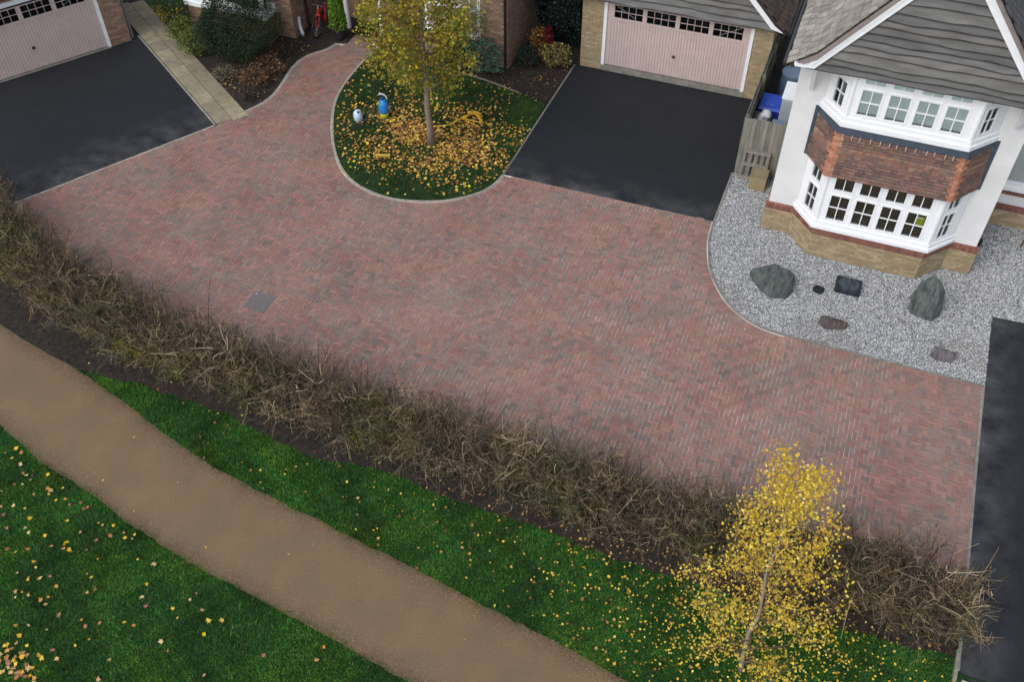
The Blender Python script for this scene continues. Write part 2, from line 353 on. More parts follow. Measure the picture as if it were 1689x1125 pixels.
# --- driveways of tarmac
pd = (-.828, .561)
A = (-16.74, 19.64); B = (-19.92, 14.64)
tar_left = [A, (A[0]+6.15*pd[0], A[1]+6.15*pd[1]), (B[0]+6.15*pd[0], B[1]+6.15*pd[1]), B]
sheet('tarmac_driveway', tar_left, -.006, M_tar2)
sheet('tarmac_driveway', [(-7.98, 20.44), (-2.1, 20.5), (-2.05, 26.43), (-7.86, 26.43)], -.006, M_tar)
tar_right = [(4.88, 19.4), (4.84, 17.0), (4.74, 9.92), (5.33, 9.9), (6.2, 10.15), (12, 10.2), (12, 19.6)]
sheet('tarmac_driveway', tar_right, -.006, M_tar3)
sheet('road', [(4.9, 9.86), (6.2, 10.1), (12, 10.15), (12, 4.0), (9, 5.7), (7, 8.5)], -.04, M_tar3)

# --- block paving (herringbone), cut to the forecourt outline
left_bed = [(-16.28, 20.55), (-16.02, 21.1), (-15.93, 21.7), (-16.0, 22.4), (-16.12, 23.2), (-16.03, 23.9), (-15.62, 24.5), (-15.47, 24.93)]
lawn_edge = [(-14.1, 25.1), (-14.18, 24.4), (-14.17, 23.01), (-13.9, 21.73), (-13.16, 20.23), (-12.36, 19.17), (-11.56, 18.61), (-10.56, 18.4), (-9.73, 18.55), (-8.97, 18.87), (-8.32, 19.45), (-8.06, 19.96), (-7.99, 20.4)]
grav_edge = [(-2.1, 20.5), (-2.04, 19.65), (-1.72, 18.56), (-1.12, 17.66), (-.44, 17.2), (.1, 17.07)]
LB, LE, GE = smooth_line(left_bed, 5), smooth_line(lawn_edge, 6), smooth_line(grav_edge, 6)
region = [(-19.9, 14.62), (-16.72, 19.62)] + LB + [(-15.15, 25.0), (-15.15, 25.6), (-14.1, 25.6)] + LE + [(-7.99, 20.44)] + GE + [(4.84, 17.04), (4.76, 11.9)] + hedge_back_s[1:-8]
bed = tag(sheet('block_paving', region, -.0085, M_sand), kind='structure')
RED = [s2l(*c) for c in ((148, 109, 99), (141, 103, 94), (153, 115, 105), (137, 101, 94), (147, 111, 98), (142, 112, 103))]
GRY = [s2l(*c) for c in ((120, 108, 102), (127, 112, 105), (112, 103, 99), (130, 114, 106), (132, 111, 103))]
def tone(x, y):
    g = .44 + .22*math.sin(x*1.7 + 1.3*math.sin(y*2.1)) + .16*math.sin(y*3.3 - x*.9)
    c = rnd.choice(GRY if rnd.random() < g else RED); k = rnd.uniform(.86, 1.12)
    return tuple((v*.72+m_*.28)*k for v, m_ in zip(c, s2l(140, 105, 90)))
def clip_half(poly, a, b, c):        # keep a*x+b*y<=c
    out = []; n = len(poly)
    for i in range(n):
        p, q = poly[i], poly[(i+1) % n]; dp = a*p[0]+b*p[1]-c; dq = a*q[0]+b*q[1]-c
        if dp <= 0: out.append(p)
        if dp*dq < 0:
            t = dp/(dp-dq); out.append((p[0]+(q[0]-p[0])*t, p[1]+(q[1]-p[1])*t))
    return out
MAN = (-12.06, 13.43, -11.46, 14.03)          # drain cover in the paving
U = .1; OX, OY = MAN[0], MAN[1]
nreg = np.array(region)
def edge_dist(P):
    d = np.full(len(P), 9.0)
    for i in range(len(nreg)):
        a = nreg[i]; b = nreg[(i+1) % len(nreg)]; ab = b-a; t = np.clip(((P-a)@ab)/max(ab@ab, 1e-9), 0, 1)
        d = np.minimum(d, np.linalg.norm(P-(a+t[:, None]*ab), axis=1))
    return d
cells = []
i0, i1 = int((-21-OX)/U), int((5.2-OX)/U)+1; j0, j1 = int((11.3-OY)/U), int((26-OY)/U)+1
for i in range(i0, i1):
    for j in range(j0, j1):
        k = (i-j) % 4
        if k == 0: cells.append((i, j, 1, 2))
        elif k == 1: cells.append((i, j, 2, 1))
cells = np.array(cells); ctr = np.stack([OX+U*(cells[:, 0]+cells[:, 2]/2), OY+U*(cells[:, 1]+cells[:, 3]/2)], 1)
d = edge_dist(ctr); ok = in_poly(ctr, region) | (d < .12); cells, ctr, d = cells[ok], ctr[ok], d[ok]; inside = in_poly(ctr, region)
def curve_border(line, w_, closed=False):      # soldier course along a curve: quads across the line
    out = []; acc = 0
    seg = [math.dist(line[i], line[i+1]) for i in range(len(line)-1)]; tot = sum(seg); n = max(1, round(tot/.104))
    def at(s):
        s = max(0, min(tot-1e-6, s)); k = 0
        while k < len(seg)-1 and s > seg[k]: s -= seg[k]; k += 1
        a, b = line[k], line[k+1]; t = s/seg[k]; ux, uy = (b[0]-a[0])/seg[k], (b[1]-a[1])/seg[k]
        return (a[0]+(b[0]-a[0])*t, a[1]+(b[1]-a[1])*t), (uy, -ux)
    for q in range(n):
        s0, s1 = q*tot/n+.003, (q+1)*tot/n-.003; (p, n1), (r, n2) = at(s0), at(s1)
        o = .055
        out.append([(p[0]+n1[0]*o, p[1]+n1[1]*o), (r[0]+n2[0]*o, r[1]+n2[1]*o), (r[0]+n2[0]*(o+w_), r[1]+n2[1]*(o+w_)), (p[0]+n1[0]*(o+w_), p[1]+n1[1]*(o+w_))])
    return out
GE2 = GE + [(.36, 17.055)]; border_lines = [LB, LE, GE2]
border = curve_border(LB, .19) + curve_border(LE, .19) + curve_border(GE2, .19)
bl = np.array([p for L in border_lines for p in L])
def near_curve(P, ends=True):
    m = np.full(len(P), 9.0)
    for L in border_lines:
        a = np.array(L[:-1]); b = np.array(L[1:])
        for k in range(len(a)):
            ab = b[k]-a[k]; t = np.clip(((P-a[k])@ab)/max(ab@ab, 1e-9), 0, 1); dd = np.linalg.norm(P-(a[k]+t[:, None]*ab), axis=1)
            if ends and k == 0: dd = np.where(t <= 0, 9, dd)
            if ends and k == len(a)-1: dd = np.where(t >= 1, 9, dd)
            m = np.minimum(m, dd)
    return m
cd = near_curve(ctr)
rest = MB(); full = []
def slab_poly(mb, poly, z, col, dep=.02):
    n = len(poly); tl = rnd.uniform(-.0012, .0012), rnd.uniform(-.0012, .0012); cx = sum(p[0] for p in poly)/n; cy = sum(p[1] for p in poly)/n
    zt = [z + (p[0]-cx)*tl[0]*10 + (p[1]-cy)*tl[1]*10 for p in poly]
    vs_ = [(p[0], p[1], zt[i]) for i, p in enumerate(poly)] + [(p[0], p[1], z-dep) for p in poly]
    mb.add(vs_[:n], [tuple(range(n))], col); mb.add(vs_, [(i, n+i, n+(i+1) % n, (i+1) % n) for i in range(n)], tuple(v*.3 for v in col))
def area(p): return .5*sum(p[i][0]*p[(i+1) % len(p)][1]-p[(i+1) % len(p)][0]*p[i][1] for i in range(len(p)))
for k in range(len(cells)):
    i, j, w_, h_ = cells[k]; x0, y0 = OX+U*i, OY+U*j; x1, y1 = x0+U*w_, y0+U*h_
    swap = ctr[k][0] > 3.0 + .25*math.sin(ctr[k][1]*3)
    gx, gy = (rnd.choice((.003, .0045, .0058, .0064)), .0022) if not swap else (.0016, rnd.choice((.003, .0045, .006)))
    z = rnd.uniform(-.0022, .0008); col = tone(*ctr[k])
    if x1 > MAN[0]+.001 and x0 < MAN[2]-.001 and y1 > MAN[1]+.001 and y0 < MAN[3]-.001:
        for a in range(w_):
            for b in range(h_):
                qx, qy = x0+U*a, y0+U*b
                if not (qx+.05 > MAN[0] and qx+.05 < MAN[2] and qy+.05 > MAN[1] and qy+.05 < MAN[3]):
                    slab_poly(rest, [(qx+gx, qy+gy), (qx+U-gx, qy+gy), (qx+U-gx, qy+U-gy), (qx+gx, qy+U-gy)], z, col)
        continue
    rect = [(x0+gx, y0+gy), (x1-gx, y0+gy), (x1-gx, y1-gy), (x0+gx, y1-gy)]
    if d[k] > .14 and cd[k] > .38 and inside[k]:
        full.append((k, rect, z, col, w_ > h_, gx, gy)); continue
    if cd[k] < .10: continue
    if cd[k] < .40:                                   # trim against the curved border
        rp = np.array(rect); ins = near_curve(rp) > .247
        if not ins.any() or not inside[k]: continue
        if not ins.all():                             # march every corner back to the border
            c0 = rp[ins].mean(0); new = []
            for q in range(4):
                if ins[q]: new.append(tuple(rp[q])); continue
                lo_, hi_ = 0.0, 1.0
                for _ in range(12):
                    mid = (lo_+hi_)/2; pt = c0 + (rp[q]-c0)*mid
                    if near_curve(pt[None])[0] > .247: lo_ = mid
                    else: hi_ = mid
                new.append(tuple(c0 + (rp[q]-c0)*lo_))
            rect = new
        if area(rect) > .0012: slab_poly(rest, rect, z, col)
        continue
    poly = [tuple(p) for p in region]
    for a, b, c in ((-1, 0, -(x0+gx)), (1, 0, x1-gx), (0, -1, -(y0+gy)), (0, 1, y1-gy)):
        poly = clip_half(poly, a, b, c)
        if len(poly) < 3: break
    if len(poly) >= 3 and abs(area(poly)) > .0015:
        slab_poly(rest, poly if area(poly) > 0 else poly[::-1], z, col)
fill_ = MB()
for L_ in border_lines:
    for i in range(len(L_)-1):
        a, b = L_[i], L_[i+1]; l_ = math.dist(a, b); n_ = ((b[1]-a[1])/l_, -(b[0]-a[0])/l_)
        fill_.add([(a[0]+n_[0]*.23, a[1]+n_[1]*.23, -.006), (a[0]+n_[0]*.36, a[1]+n_[1]*.36, -.006), (b[0]+n_[0]*.36, b[1]+n_[1]*.36, -.006), (b[0]+n_[0]*.23, b[1]+n_[1]*.23, -.006)], [(0, 1, 2, 3)], s2l(140, 120, 112))
fill_.build('cut_slips', M_paver, bed)
for q in border:
    if area(q) < 0: q = q[::-1]
    slab_poly(rest, q, rnd.uniform(-.002, .001), tone(q[0][0], q[0][1]))
# the 300 that show largest: full pavers in the open middle right of the forecourt, nearest the camera
full.sort(key=lambda t: math.hypot(ctr[t[0]][0], ctr[t[0]][1]) + (50 if (ctr[t[0]][1] < 12.6 or ctr[t[0]][0] > 3.5) else 0))
for t in full[300:]: slab_poly(rest, t[1], t[2], t[3])
pv = {}
for n_, (k, rect, z, col, hor, gx, gy) in enumerate(full[:300]):
    key = (hor, n_ % 26)
    if key not in pv:
        mb = MB(); lx, ly = (.1, .05) if hor else (.05, .1)
        slab_poly(mb, [(-lx+gx, -ly+gy), (lx-gx, -ly+gy), (lx-gx, ly-gy), (-lx+gx, ly-gy)], 0, col); pv[key] = mb.mesh('paver', M_paver)
    put('paver', pv[key], bed, (ctr[k][0], ctr[k][1], z))
tag(rest.build('small_pavers', M_paver, bed), kind='stuff')

# --- concrete edging stones round lawn, beds, gravel and drives
def edging(name, line, wid=.055, top=.012, step=.92, col=W1, shade=(.9, 1.1)):
    seg = [math.dist(line[i], line[i+1]) for i in range(len(line)-1)]; tot = sum(seg); n = max(1, round(tot/step))
    def at(s):
        s = max(0, min(tot-1e-6, s)); k = 0
        while k < len(seg)-1 and s > seg[k]: s -= seg[k]; k += 1
        a, b = line[k], line[k+1]; t = s/seg[k]; return (a[0]+(b[0]-a[0])*t, a[1]+(b[1]-a[1])*t, (b[1]-a[1])/seg[k], -(b[0]-a[0])/seg[k])
    root = None
    for q in range(n):
        ss = [q*tot/n+.004 + (tot/n-.008)*m/4 for m in range(5)]; L_ = [at(s) for s in ss]
        zt = top + rnd.uniform(-.004, .004)
        mb = MB(); k = rnd.uniform(*shade); cc = tuple(c*k for c in col)
        pl = [(p[0]-p[2]*wid/2, p[1]-p[3]*wid/2) for p in L_] + [(p[0]+p[2]*wid/2, p[1]+p[3]*wid/2) for p in L_[::-1]]
        if area(pl) < 0: pl = pl[::-1]
        mb.prism(pl, -.09, zt, cc)
        if root is None:
            root = tag(mb.build(name, M_conc), kind='structure')
        else: mb.build('edging_stone', M_conc, root)
    return root
edging('lawn_kerb', LE, .065, .018, .8, (1.0, .95, .88))
edging('bed_kerb', LB, .06, .012, .8)
edging('gravel_kerb', [(-2.08, 22.7)] + GE + [(4.82, 17.05)], .05, .012, .9, (.66, .65, .64))
edging('drive_kerb', [(-7.99, 20.44), (-7.93, 24.0), (-7.87, 26.4)], .05, .008, .9, (.62, .62, .62))
edging('drive_kerb', [(4.79, 17.0), (4.75, 12.0), (4.72, 9.95)], .055, .006, .9, (.72, .72, .72))
edging('drive_kerb', [(A[0]-.0, A[1]+.05), (A[0]+6.1*pd[0], A[1]+6.1*pd[1]+.05)], .05, .006, .9, (.95, .95, .95))
edging('drive_kerb', [(B[0]+.05, B[1]+.05), (A[0], A[1])], .06, .006, .9, (1.05, 1.0, .96))
edging('drive_kerb', [B, (B[0]+4*pd[0], B[1]+4*pd[1])], .05, .03, .9, (.9, .9, .9))
edging('bed_kerb', [(-12.4, 24.78), (-10.71, 24.68), (-9.97, 24.56), (-8.96, 24.3)], .05, .02, .9, (.8, .72, .62))
edging('road_kerb', [(4.70, 10.35), (4.66, 9.72)], .06, .06, .7, (.75, .8, .7))
edging('road_kerb', [(4.78, 9.74), (5.3, 9.68), (6.2, 9.9)], .06, .05, .7, (1.0, .96, .88))

# --- slab footway to the side gate
sp = tag(sheet('slab_path', [(A[0]+.02, A[1]+.09), (-16.3, 20.52), (-16.3+8.5*pd[0], 20.52+8.5*pd[1]), (A[0]+8.4*pd[0], A[1]+8.4*pd[1]+.09)], -.02, M_soil), kind='structure')
SF = frame(A[0]+.045, A[1]+.085, pd[0], pd[1], True)
SF = frame(A[0]+.045, A[1]+.085, pd[0], pd[1]) if SF(0, 1, 0)[1] < A[1] else SF
SL = [s2l(*c) for c in ((150, 139, 112), (144, 134, 110), (156, 145, 118), (138, 128, 106))]
for r_, (d0, d1, off) in enumerate(((.0, .465, 0), (.48, .945, -.12))):
    a = off
    while a < 8.2:
        b = a + .6; k = rnd.uniform(.9, 1.08); c = tuple(v*k for v in rnd.choice(SL)); z = rnd.uniform(-.002, .004)
        a0 = max(a, .02 - .1*r_)
        MB().hexa([SF(a0+.004, d0, -.03), SF(b-.004, d0, -.03), SF(b-.004, d1, -.03), SF(a0+.004, d1, -.03), SF(a0+.004, d0, z), SF(b-.004, d0, z), SF(b-.004, d1, z), SF(a0+.004, d1, z)], c).build('paving_slab', M_slab, sp)
        a = b
# --- round front lawn and planting beds
lawn_poly = LE + [(-8.0, 24.05), (-8.96, 24.3), (-9.97, 24.56), (-10.71, 24.68), (-12.4, 24.8), (-14.1, 25.1)]
sheet('front_lawn', lawn_poly, .002, M_turf)
sheet('planting_bed', [(-8.0, 24.05), (-7.88, 26.45), (-7.72, 26.45), (-7.7, 29), (-9.7, 29), (-9.7, 25.5), (-13.6, 25.5), (-13.6, 26.5), (-14.1, 26.5), (-14.1, 25.1), (-12.4, 24.8), (-10.71, 24.68), (-9.97, 24.56), (-8.96, 24.3)], -.01, M_soil)
sheet('planting_bed', [(-16.3, 20.52)] + LB[1:] + [(-15.2, 25.0), (-15.2, 26.6), (-16.85, 26.6), (-16.85, 24.75), (-21.2, 24.75), (-22.0, 24.4)], -.012, M_soil)
sheet('porch_floor', [(-15.15, 25.55), (-13.7, 25.55), (-13.7, 26.62), (-15.15, 26.62)], -.004, M_slab)
# --- gravel garden in front of the white house
grav_poly = [(-2.06, 22.78), (-2.1, 20.5)] + GE + [(4.84, 17.06), (4.9, 19.42), (9.5, 19.62), (9.5, 23.0), (4.2, 23.0), (4.2, 22.78)]
sheet('gravel_bed', grav_poly, -.022, M('gravel_base', s2l(120, 122, 126), .5, 60, .95, .6, 80, c2=s2l(180, 182, 184)))
bay_fp = [(-.95, 20.72), (-.22, 20.72), (.36, 20.08), (3.02, 20.08), (3.6, 20.72), (4.24, 20.72), (4.24, 23), (-.95, 23)]
PG = sample(grav_poly, 2500); PG = PG[~in_poly(PG, bay_fp)]
GP = [s2l(*c) for c in ((232, 232, 230), (218, 219, 220), (184, 186, 189), (140, 142, 146), (76, 78, 82), (204, 197, 182), (240, 239, 236), (112, 111, 109), (200, 202, 206))]
brn = (np.sin(PG[:, 0]*2.1+1.5*np.sin(PG[:, 1]*1.7))+np.sin(PG[:, 1]*3.3+PG[:, 0]) > .5) & (PG[:, 1] < 18.4+.3*np.sin(PG[:, 0]*3)) & (rng.random(len(PG)) < .4)
tag(stones(PG[brn], .008, .019, [s2l(*c) for c in ((150, 138, 118), (120, 108, 94), (180, 168, 146), (92, 84, 76), (206, 200, 186))], 'gravel', M_grav, -.012), 'brownish weathered stone chippings along the kerb of the gravel garden', 'gravel', kind='stuff')
tag(stones(PG[~brn], .010, .023, GP, 'gravel', M_grav, -.012), 'grey and white stone chippings of the front garden', 'gravel', kind='stuff')
PP = sample(path_poly, 800); 
tag(stones(PP, .005, .013, [s2l(*c) for c in ((130, 112, 90), (152, 136, 114), (96, 80, 66), (180, 168, 150), (82, 68, 56), (120, 100, 80))], 'path_grit', M_grav, -.026), 'loose grit scattered over the tan footpath', 'grit', kind='stuff')
sheet('side_yard', [(-2.02, 22.8), (-.9, 22.8), (-.9, 34), (-2.02, 34)], -.03, M('dark_yard_slab', s2l(46, 46, 50), .3, 3, .8, .3, 40))
sheet('side_yard', [(4.2, 23), (9.5, 23), (9.5, 34), (4.2, 34)], -.035, M_soil)
# --- grass
def wide_edge(L, a, b): L = [p for p in L if -14.8 < p[0] < 3]; return [(x, y+a+rnd.uniform(-.05, .02)) for x, y in L] + [(x, y+b+rnd.uniform(-.02, .05)) for x, y in L[::-1]]
GRS = [s2l(*c) for c in ((56, 114, 42), (46, 100, 36), (72, 130, 48), (38, 84, 32), (88, 132, 54), (110, 134, 62), (54, 112, 48))]
verge = [p for p in path_up if p[0] > -14.9] + [(7.0, 8.9), (4.66, 9.75), (4.66, 10.25)] + [p for p in soil_front[::-1] if p[0] > -14.9]
tag(blades(verge, 5200, .025, .06, GRS, 'verge_grass', wid=.007, z=-.05), 'mown grass verge between footpath and hedge', 'grass', kind='stuff')
near = [p for p in path_lo if p[0] < 1] + [(1, 2.5), (-18, 2.5), (-19, 9.7)]
tag(blades(near, 4200, .025, .065, GRS, 'green_grass', wid=.007, z=-.05), 'mown grass of the green below the footpath', 'grass', kind='stuff')
GR2 = [s2l(*c) for c in ((56, 86, 38), (48, 76, 34), (66, 96, 44), (40, 64, 30), (78, 92, 48))]
inner = lambda P: near_curve(P) > .05
tag(blades(lawn_poly, 3800, .02, .045, GR2, 'lawn_grass', inner, .008, 0.0), 'short grass of the round front lawn', 'grass', kind='stuff')
tag(blades(wide_edge(path_up, -.07, .12), 2600, .02, .05, GRS, 'edge_grass', wid=.007, z=-.045), 'ragged grass fringe on the upper footpath edge', 'grass', kind='stuff')
tag(blades(wide_edge(path_lo, -.12, .07), 2600, .02, .05, GRS, 'edge_grass', wid=.007, z=-.045), 'ragged grass fringe on the lower footpath edge', 'grass', kind='stuff')
tag(blades([p for p in soil_front if -17 < p[0] < 4.6] + [(4.6, 10.6), (-17, 11.3)], 160, .02, .06, GR2, 'sparse_grass', wid=.007, z=-.03), 'sparse grass tufts on bare soil before hedge', 'grass', kind='stuff')

# ================================================================== BUILDING HELPERS
YEL = [s2l(*c) for c in ((160, 143, 115), (154, 137, 109), (166, 149, 121), (148, 132, 106), (157, 139, 112))]
BRN = [s2l(*c) for c in ((142, 116, 98), (132, 106, 91), (150, 124, 105), (125, 100, 88), (138, 110, 92))]
REDB = [s2l(*c) for c in ((128, 86, 76), (120, 80, 72), (136, 94, 83))]
BRICKS = {}
def brick_mesh(key, pal, size=(.215, .03, .065)):
    if key not in BRICKS:
        L_ = []
        for q in range(9):
            k = rnd.uniform(.9, 1.08); c = tuple(v*k for v in pal[q % len(pal)]); mb = MB(); a, b, h = (v/2 for v in size)
            mb.box(-a, a, -b, b, -h, h, c); L_.append(mb.mesh('brick', M_brick))
        BRICKS[key] = L_
    return BRICKS[key]
def brickwork(wall, F, a0, a1, z0, z1, key, pal, quota, holes=(), name='brick', proud=.005, loose=None, seen=lambda a, z: True):
    ms = brick_mesh(key, pal); row = 0; z = z0
    while z + .06 <= z1 + .012:
        a = a0 - (.1125 if row % 2 else 0)
        while a < a1 - .02:
            s, e = max(a, a0), min(a + .215, a1); zc = z + .0325; ac = (s+e)/2
            if e - s > .03 and not any(h[0] < ac < h[1] and h[2] < zc < h[3] for h in holes):
                dz = rnd.uniform(-.002, .002)
                if quota[0] > 0 and seen(ac, zc):
                    quota[0] -= 1
                    o = put(name, ms[rnd.randrange(9)], wall, F(ac, proud-.015 + dz, zc)); o.rotation_euler = (0, 0, F.ang); o.scale = ((e-s)/.215, 1, 1)
                elif loose is not None:
                    k = rnd.uniform(.85, 1.12); loose.fbox(F, s, e, proud-.03, proud+dz, z, z+.065, tuple(v*k for v in rnd.choice(pal)))
            a += .225
        z += .075; row += 1
def soldier(wall, F, a0, a1, z0, z1, key, pal, quota, w_=.0655, d=(.006, -.02), name='brick'):
    n = max(1, round((a1-a0)/.075)); st = (a1-a0)/n; ms = BRICKS.setdefault((key, round(z1-z0, 3), round(st, 3)), [])
    if not ms:
        for q in range(6):
            k = rnd.uniform(.9, 1.08); c = tuple(v*k for v in pal[q % len(pal)]); mb = MB()
            mb.box(-(st-.009)/2, (st-.009)/2, -.013, .013, -(z1-z0)/2, (z1-z0)/2, c); ms.append(mb.mesh('brick', M_brick))
    for q in range(n):
        quota[0] -= 1
        o = put(name, ms[rnd.randrange(6)], wall, F(a0+st*(q+.5), d[0]-.013, (z0+z1)/2)); o.rotation_euler = (0, 0, F.ang)
def window(house, F, a0, a1, z0, z1, cols, rows, name='window', bars=2, d=.0, depth=.06, ring=.045, pane_mesh=None, split=(2, 1)):
    """a white window: cols = openings along the wall, rows = openings up the wall; one pane per light"""
    mb = MB(); zz = [z0] + [v for r in rows for v in r] + [z1]; aa = [a0] + [v for c in cols for v in c] + [a1]
    for q in range(0, len(zz), 2):
        if zz[q+1] - zz[q] > .002: mb.fbox(F, a0, a1, d-depth, d, zz[q], zz[q+1])
    for r in rows:
        for q in range(0, len(aa), 2):
            if aa[q+1]-aa[q] > .002: mb.fbox(F, aa[q], aa[q+1], d-depth, d, r[0], r[1])
    for c in cols:
        for r in rows:                                   # raised sash ring and glazing bars
            for s in ((c[0]-ring, c[1]+ring, r[0]-ring, r[0]), (c[0]-ring, c[1]+ring, r[1], r[1]+ring), (c[0]-ring, c[0], r[0], r[1]), (c[1], c[1]+ring, r[0], r[1])):
                mb.fbox(F, s[0], s[1], d+.0005, d+.014, s[2], s[3])
    wo_ = mb.build(name, M_white, house)
    for c in cols:
        for ri, r in enumerate(rows):
            nx, nz = bars, split[min(ri, len(split)-1)]
            bb = MB()
            for q in range(1, nx): x = c[0]+(c[1]-c[0])*q/nx; bb.fbox(F, x-.011, x+.011, d-.05, d-.004, r[0], r[1])
            for q in range(1, nz): z = r[0]+(r[1]-r[0])*q/nz; bb.fbox(F, c[0], c[1], d-.048, d-.006, z-.011, z+.011)
            if bb.v: bb.build('glazing_bar', M_white, wo_)
            for qx in range(nx):
                for qz in range(nz):
                    x0 = c[0]+(c[1]-c[0])*qx/nx; x1 = c[0]+(c[1]-c[0])*(qx+1)/nx; y0 = r[0]+(r[1]-r[0])*qz/nz; y1 = r[0]+(r[1]-r[0])*(qz+1)/nz
                    MB().add([F(x0, d-.03, y0), F(x1, d-.03, y0), F(x1, d-.03, y1), F(x0, d-.03, y1)], [(0, 1, 2, 3)]).build('pane', M_glass, wo_)
    return wo_
def garage_door(g, F, wid=4.5, h=2.1, zb0=0.0):
    """F: a along the door from its left white post, outward normal towards the drive"""
    for a in (0, wid-.1): MB().fbox(F, a, a+.1, -.06, .05, zb0+.01, h+.02).build('door_post', M_trim, g)
    mb = MB(); a0, a1 = .105, wid-.105; pk = W1
    n = 46; st = (a1-a0-.1)/n; zt = h-.52
    for q in range(n):                                   # vertical ribs
        x = a0+.05+q*st
        P = [(x, 0), (x+st*.16, .014), (x+st*.80, .014), (x+st*.96, 0)]
        mb.add([F(p, e, zb0+.05) for p, e in P] + [F(p, e, zt) for p, e in P], [(0, 1, 5, 4), (1, 2, 6, 5), (2, 3, 7, 6)])
    mb.fbox(F, a0, a1, -.04, -.001, zb0+.03, zt+.01); mb.fbox(F, a0, a0+.06, -.04, .012, zb0+.03, h); mb.fbox(F, a1-.06, a1, -.04, .012, zb0+.03, h)
    gr = [(.31+(wid-.5)/4*q, .31+(wid-.5)/4*q+.86) for q in range(4)]; zb, ztp = h-.44, h-.03
    xs = [a0+.06] + [v for c in gr for v in c] + [a1-.06]
    for q in range(0, len(xs), 2): mb.fbox(F, xs[q], xs[q+1], -.03, .016, zb-.06, h)
    for c in gr: mb.fbox(F, c[0], c[1], -.03, .016, zb-.06, zb); mb.fbox(F, c[0], c[1], -.03, .016, ztp, h)
    mb.fbox(F, a0+.06, a1-.06, -.035, .004, zt, zb-.06)
    dr = mb.build('garage_door', M_door, g)
    for gi, c in enumerate(gr):
        bb = MB()
        for q in range(1, 4): x = c[0]+(c[1]-c[0])*q/4; bb.fbox(F, x-.008, x+.008, -.02, .006, zb, ztp)
        z = (zb+ztp)/2; bb.fbox(F, c[0], c[1], -.018, .004, z-.008, z+.008); bb.build('glazing_bar', M_door, dr)
        for qx in range(4):
            for qz in range(2):
                x0 = c[0]+(c[1]-c[0])*qx/4; x1 = c[0]+(c[1]-c[0])*(qx+1)/4; y0 = zb+(ztp-zb)*qz/2; y1 = zb+(ztp-zb)*(qz+1)/2
                MB().add([F(x0, -.01, y0), F(x1, -.01, y0), F(x1, -.01, y1), F(x0, -.01, y1)], [(0, 1, 2, 3)]).build('pane', M_glass, dr)
        if gi in (0, 3):
            s = 1 if gi == 0 else -1; xa, xb = (c[0]+.02, c[1]-.2) if gi == 0 else (c[1]-.02, c[0]+.2)
            MB().tube([F(xa, -.03, ztp-.02), F(xb, -.03, zb+.03)], .017, 6, s2l(170, 168, 168)).build('door_brace', M_plain, dr)
    MB().tube([F(wid/2, .014, .72+zb0), F(wid/2, .05, .72+zb0)], .045, 10, (.02, .02, .02)).tube([F(wid/2-.05, .055, .72+zb0), F(wid/2+.05, .055, .72+zb0)], .014, 6, (.02, .02, .02)).build('handle', M_plain, dr)
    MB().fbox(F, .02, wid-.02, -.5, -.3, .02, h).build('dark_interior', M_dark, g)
    MB().fbox(F, -.0, wid, -.3, .03 if zb0 else .1, -.12, zb0+.012, (.62, .62, .6)).build('threshold', M_conc, g)
def tiles(parent, P0, du, dv, nn, nrow, ncol, gauge, wid, pal, mat, quota, seen, name='roof_tile', thick=.02, rag=.03):
    """rows of overlapping tiles: P0 bottom corner, du along the course, dv up the slope, nn outward"""
    du, dv, nn = Vector(du).normalized(), Vector(dv).normalized(), Vector(nn).normalized(); P0 = Vector(P0)
    key = (name, gauge, wid, mat.name)
    if key not in BRICKS:
        BRICKS[key] = []
        for q in range(10):
            k = rnd.uniform(.84, 1.1); c = tuple(v*k for v in pal[q % len(pal)]); mb = MB(); a = wid/2-.008
            T8 = [(-a, 0, .001+thick*.9), (a, 0, .001+thick*.9), (a, gauge*1.25, .002), (-a, gauge*1.25, .002), (-a, 0, .001+thick*1.9), (a, 0, .001+thick*1.9), (a, gauge*1.25, .003+thick), (-a, gauge*1.25, .003+thick)]
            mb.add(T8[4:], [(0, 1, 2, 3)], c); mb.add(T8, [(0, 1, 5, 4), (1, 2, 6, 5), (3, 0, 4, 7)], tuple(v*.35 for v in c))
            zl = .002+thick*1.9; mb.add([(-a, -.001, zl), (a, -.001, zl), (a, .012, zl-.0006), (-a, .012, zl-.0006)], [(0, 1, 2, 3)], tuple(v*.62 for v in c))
            BRICKS[key].append(mb.mesh(name, mat))
    loose = MB(); R = Matrix(((du.x, dv.x, nn.x, 0), (du.y, dv.y, nn.y, 0), (du.z, dv.z, nn.z, 0), (0, 0, 0, 1)))
    for r in range(nrow):
        for c in range(-1 if r % 2 else 0, ncol):
            half = c < 0
            p = P0 + du*(wid*(.25 if half else c + .5 + (.5 if r % 2 else 0))) + dv*(gauge*r + rnd.uniform(-rag, rag)*.5) + nn*rnd.uniform(0, .004)
            Rm = R @ Matrix.Rotation(rnd.uniform(-.012, .012), 4, 'Z') @ Matrix.Diagonal((.5 if half else 1, 1, 1, 1))
            if quota[0] > 0 and seen(p):
                quota[0] -= 1; o = bpy.data.objects.new(name, BRICKS[key][rnd.randrange(10)]); C.objects.link(o); WL[o.name] = p
                o.parent = parent; o.matrix_parent_inverse = Matrix.Translation(-WL[parent.name]); o.matrix_basis = Matrix.Translation(p) @ Rm
            else:
                me = BRICKS[key][rnd.randrange(10)]; T = Matrix.Translation(p) @ Rm; b_ = len(loose.v)
                loose.v += [tuple(T @ v.co) for v in me.vertices]; loose.f += [tuple(i+b_ for i in f.vertices) for f in me.polygons]; loose.c += [tuple(d_.color[:3]) for d_ in me.attributes['col'].data]
    if loose.v: tag(loose.build('small_tiles', mat, parent), kind='stuff')
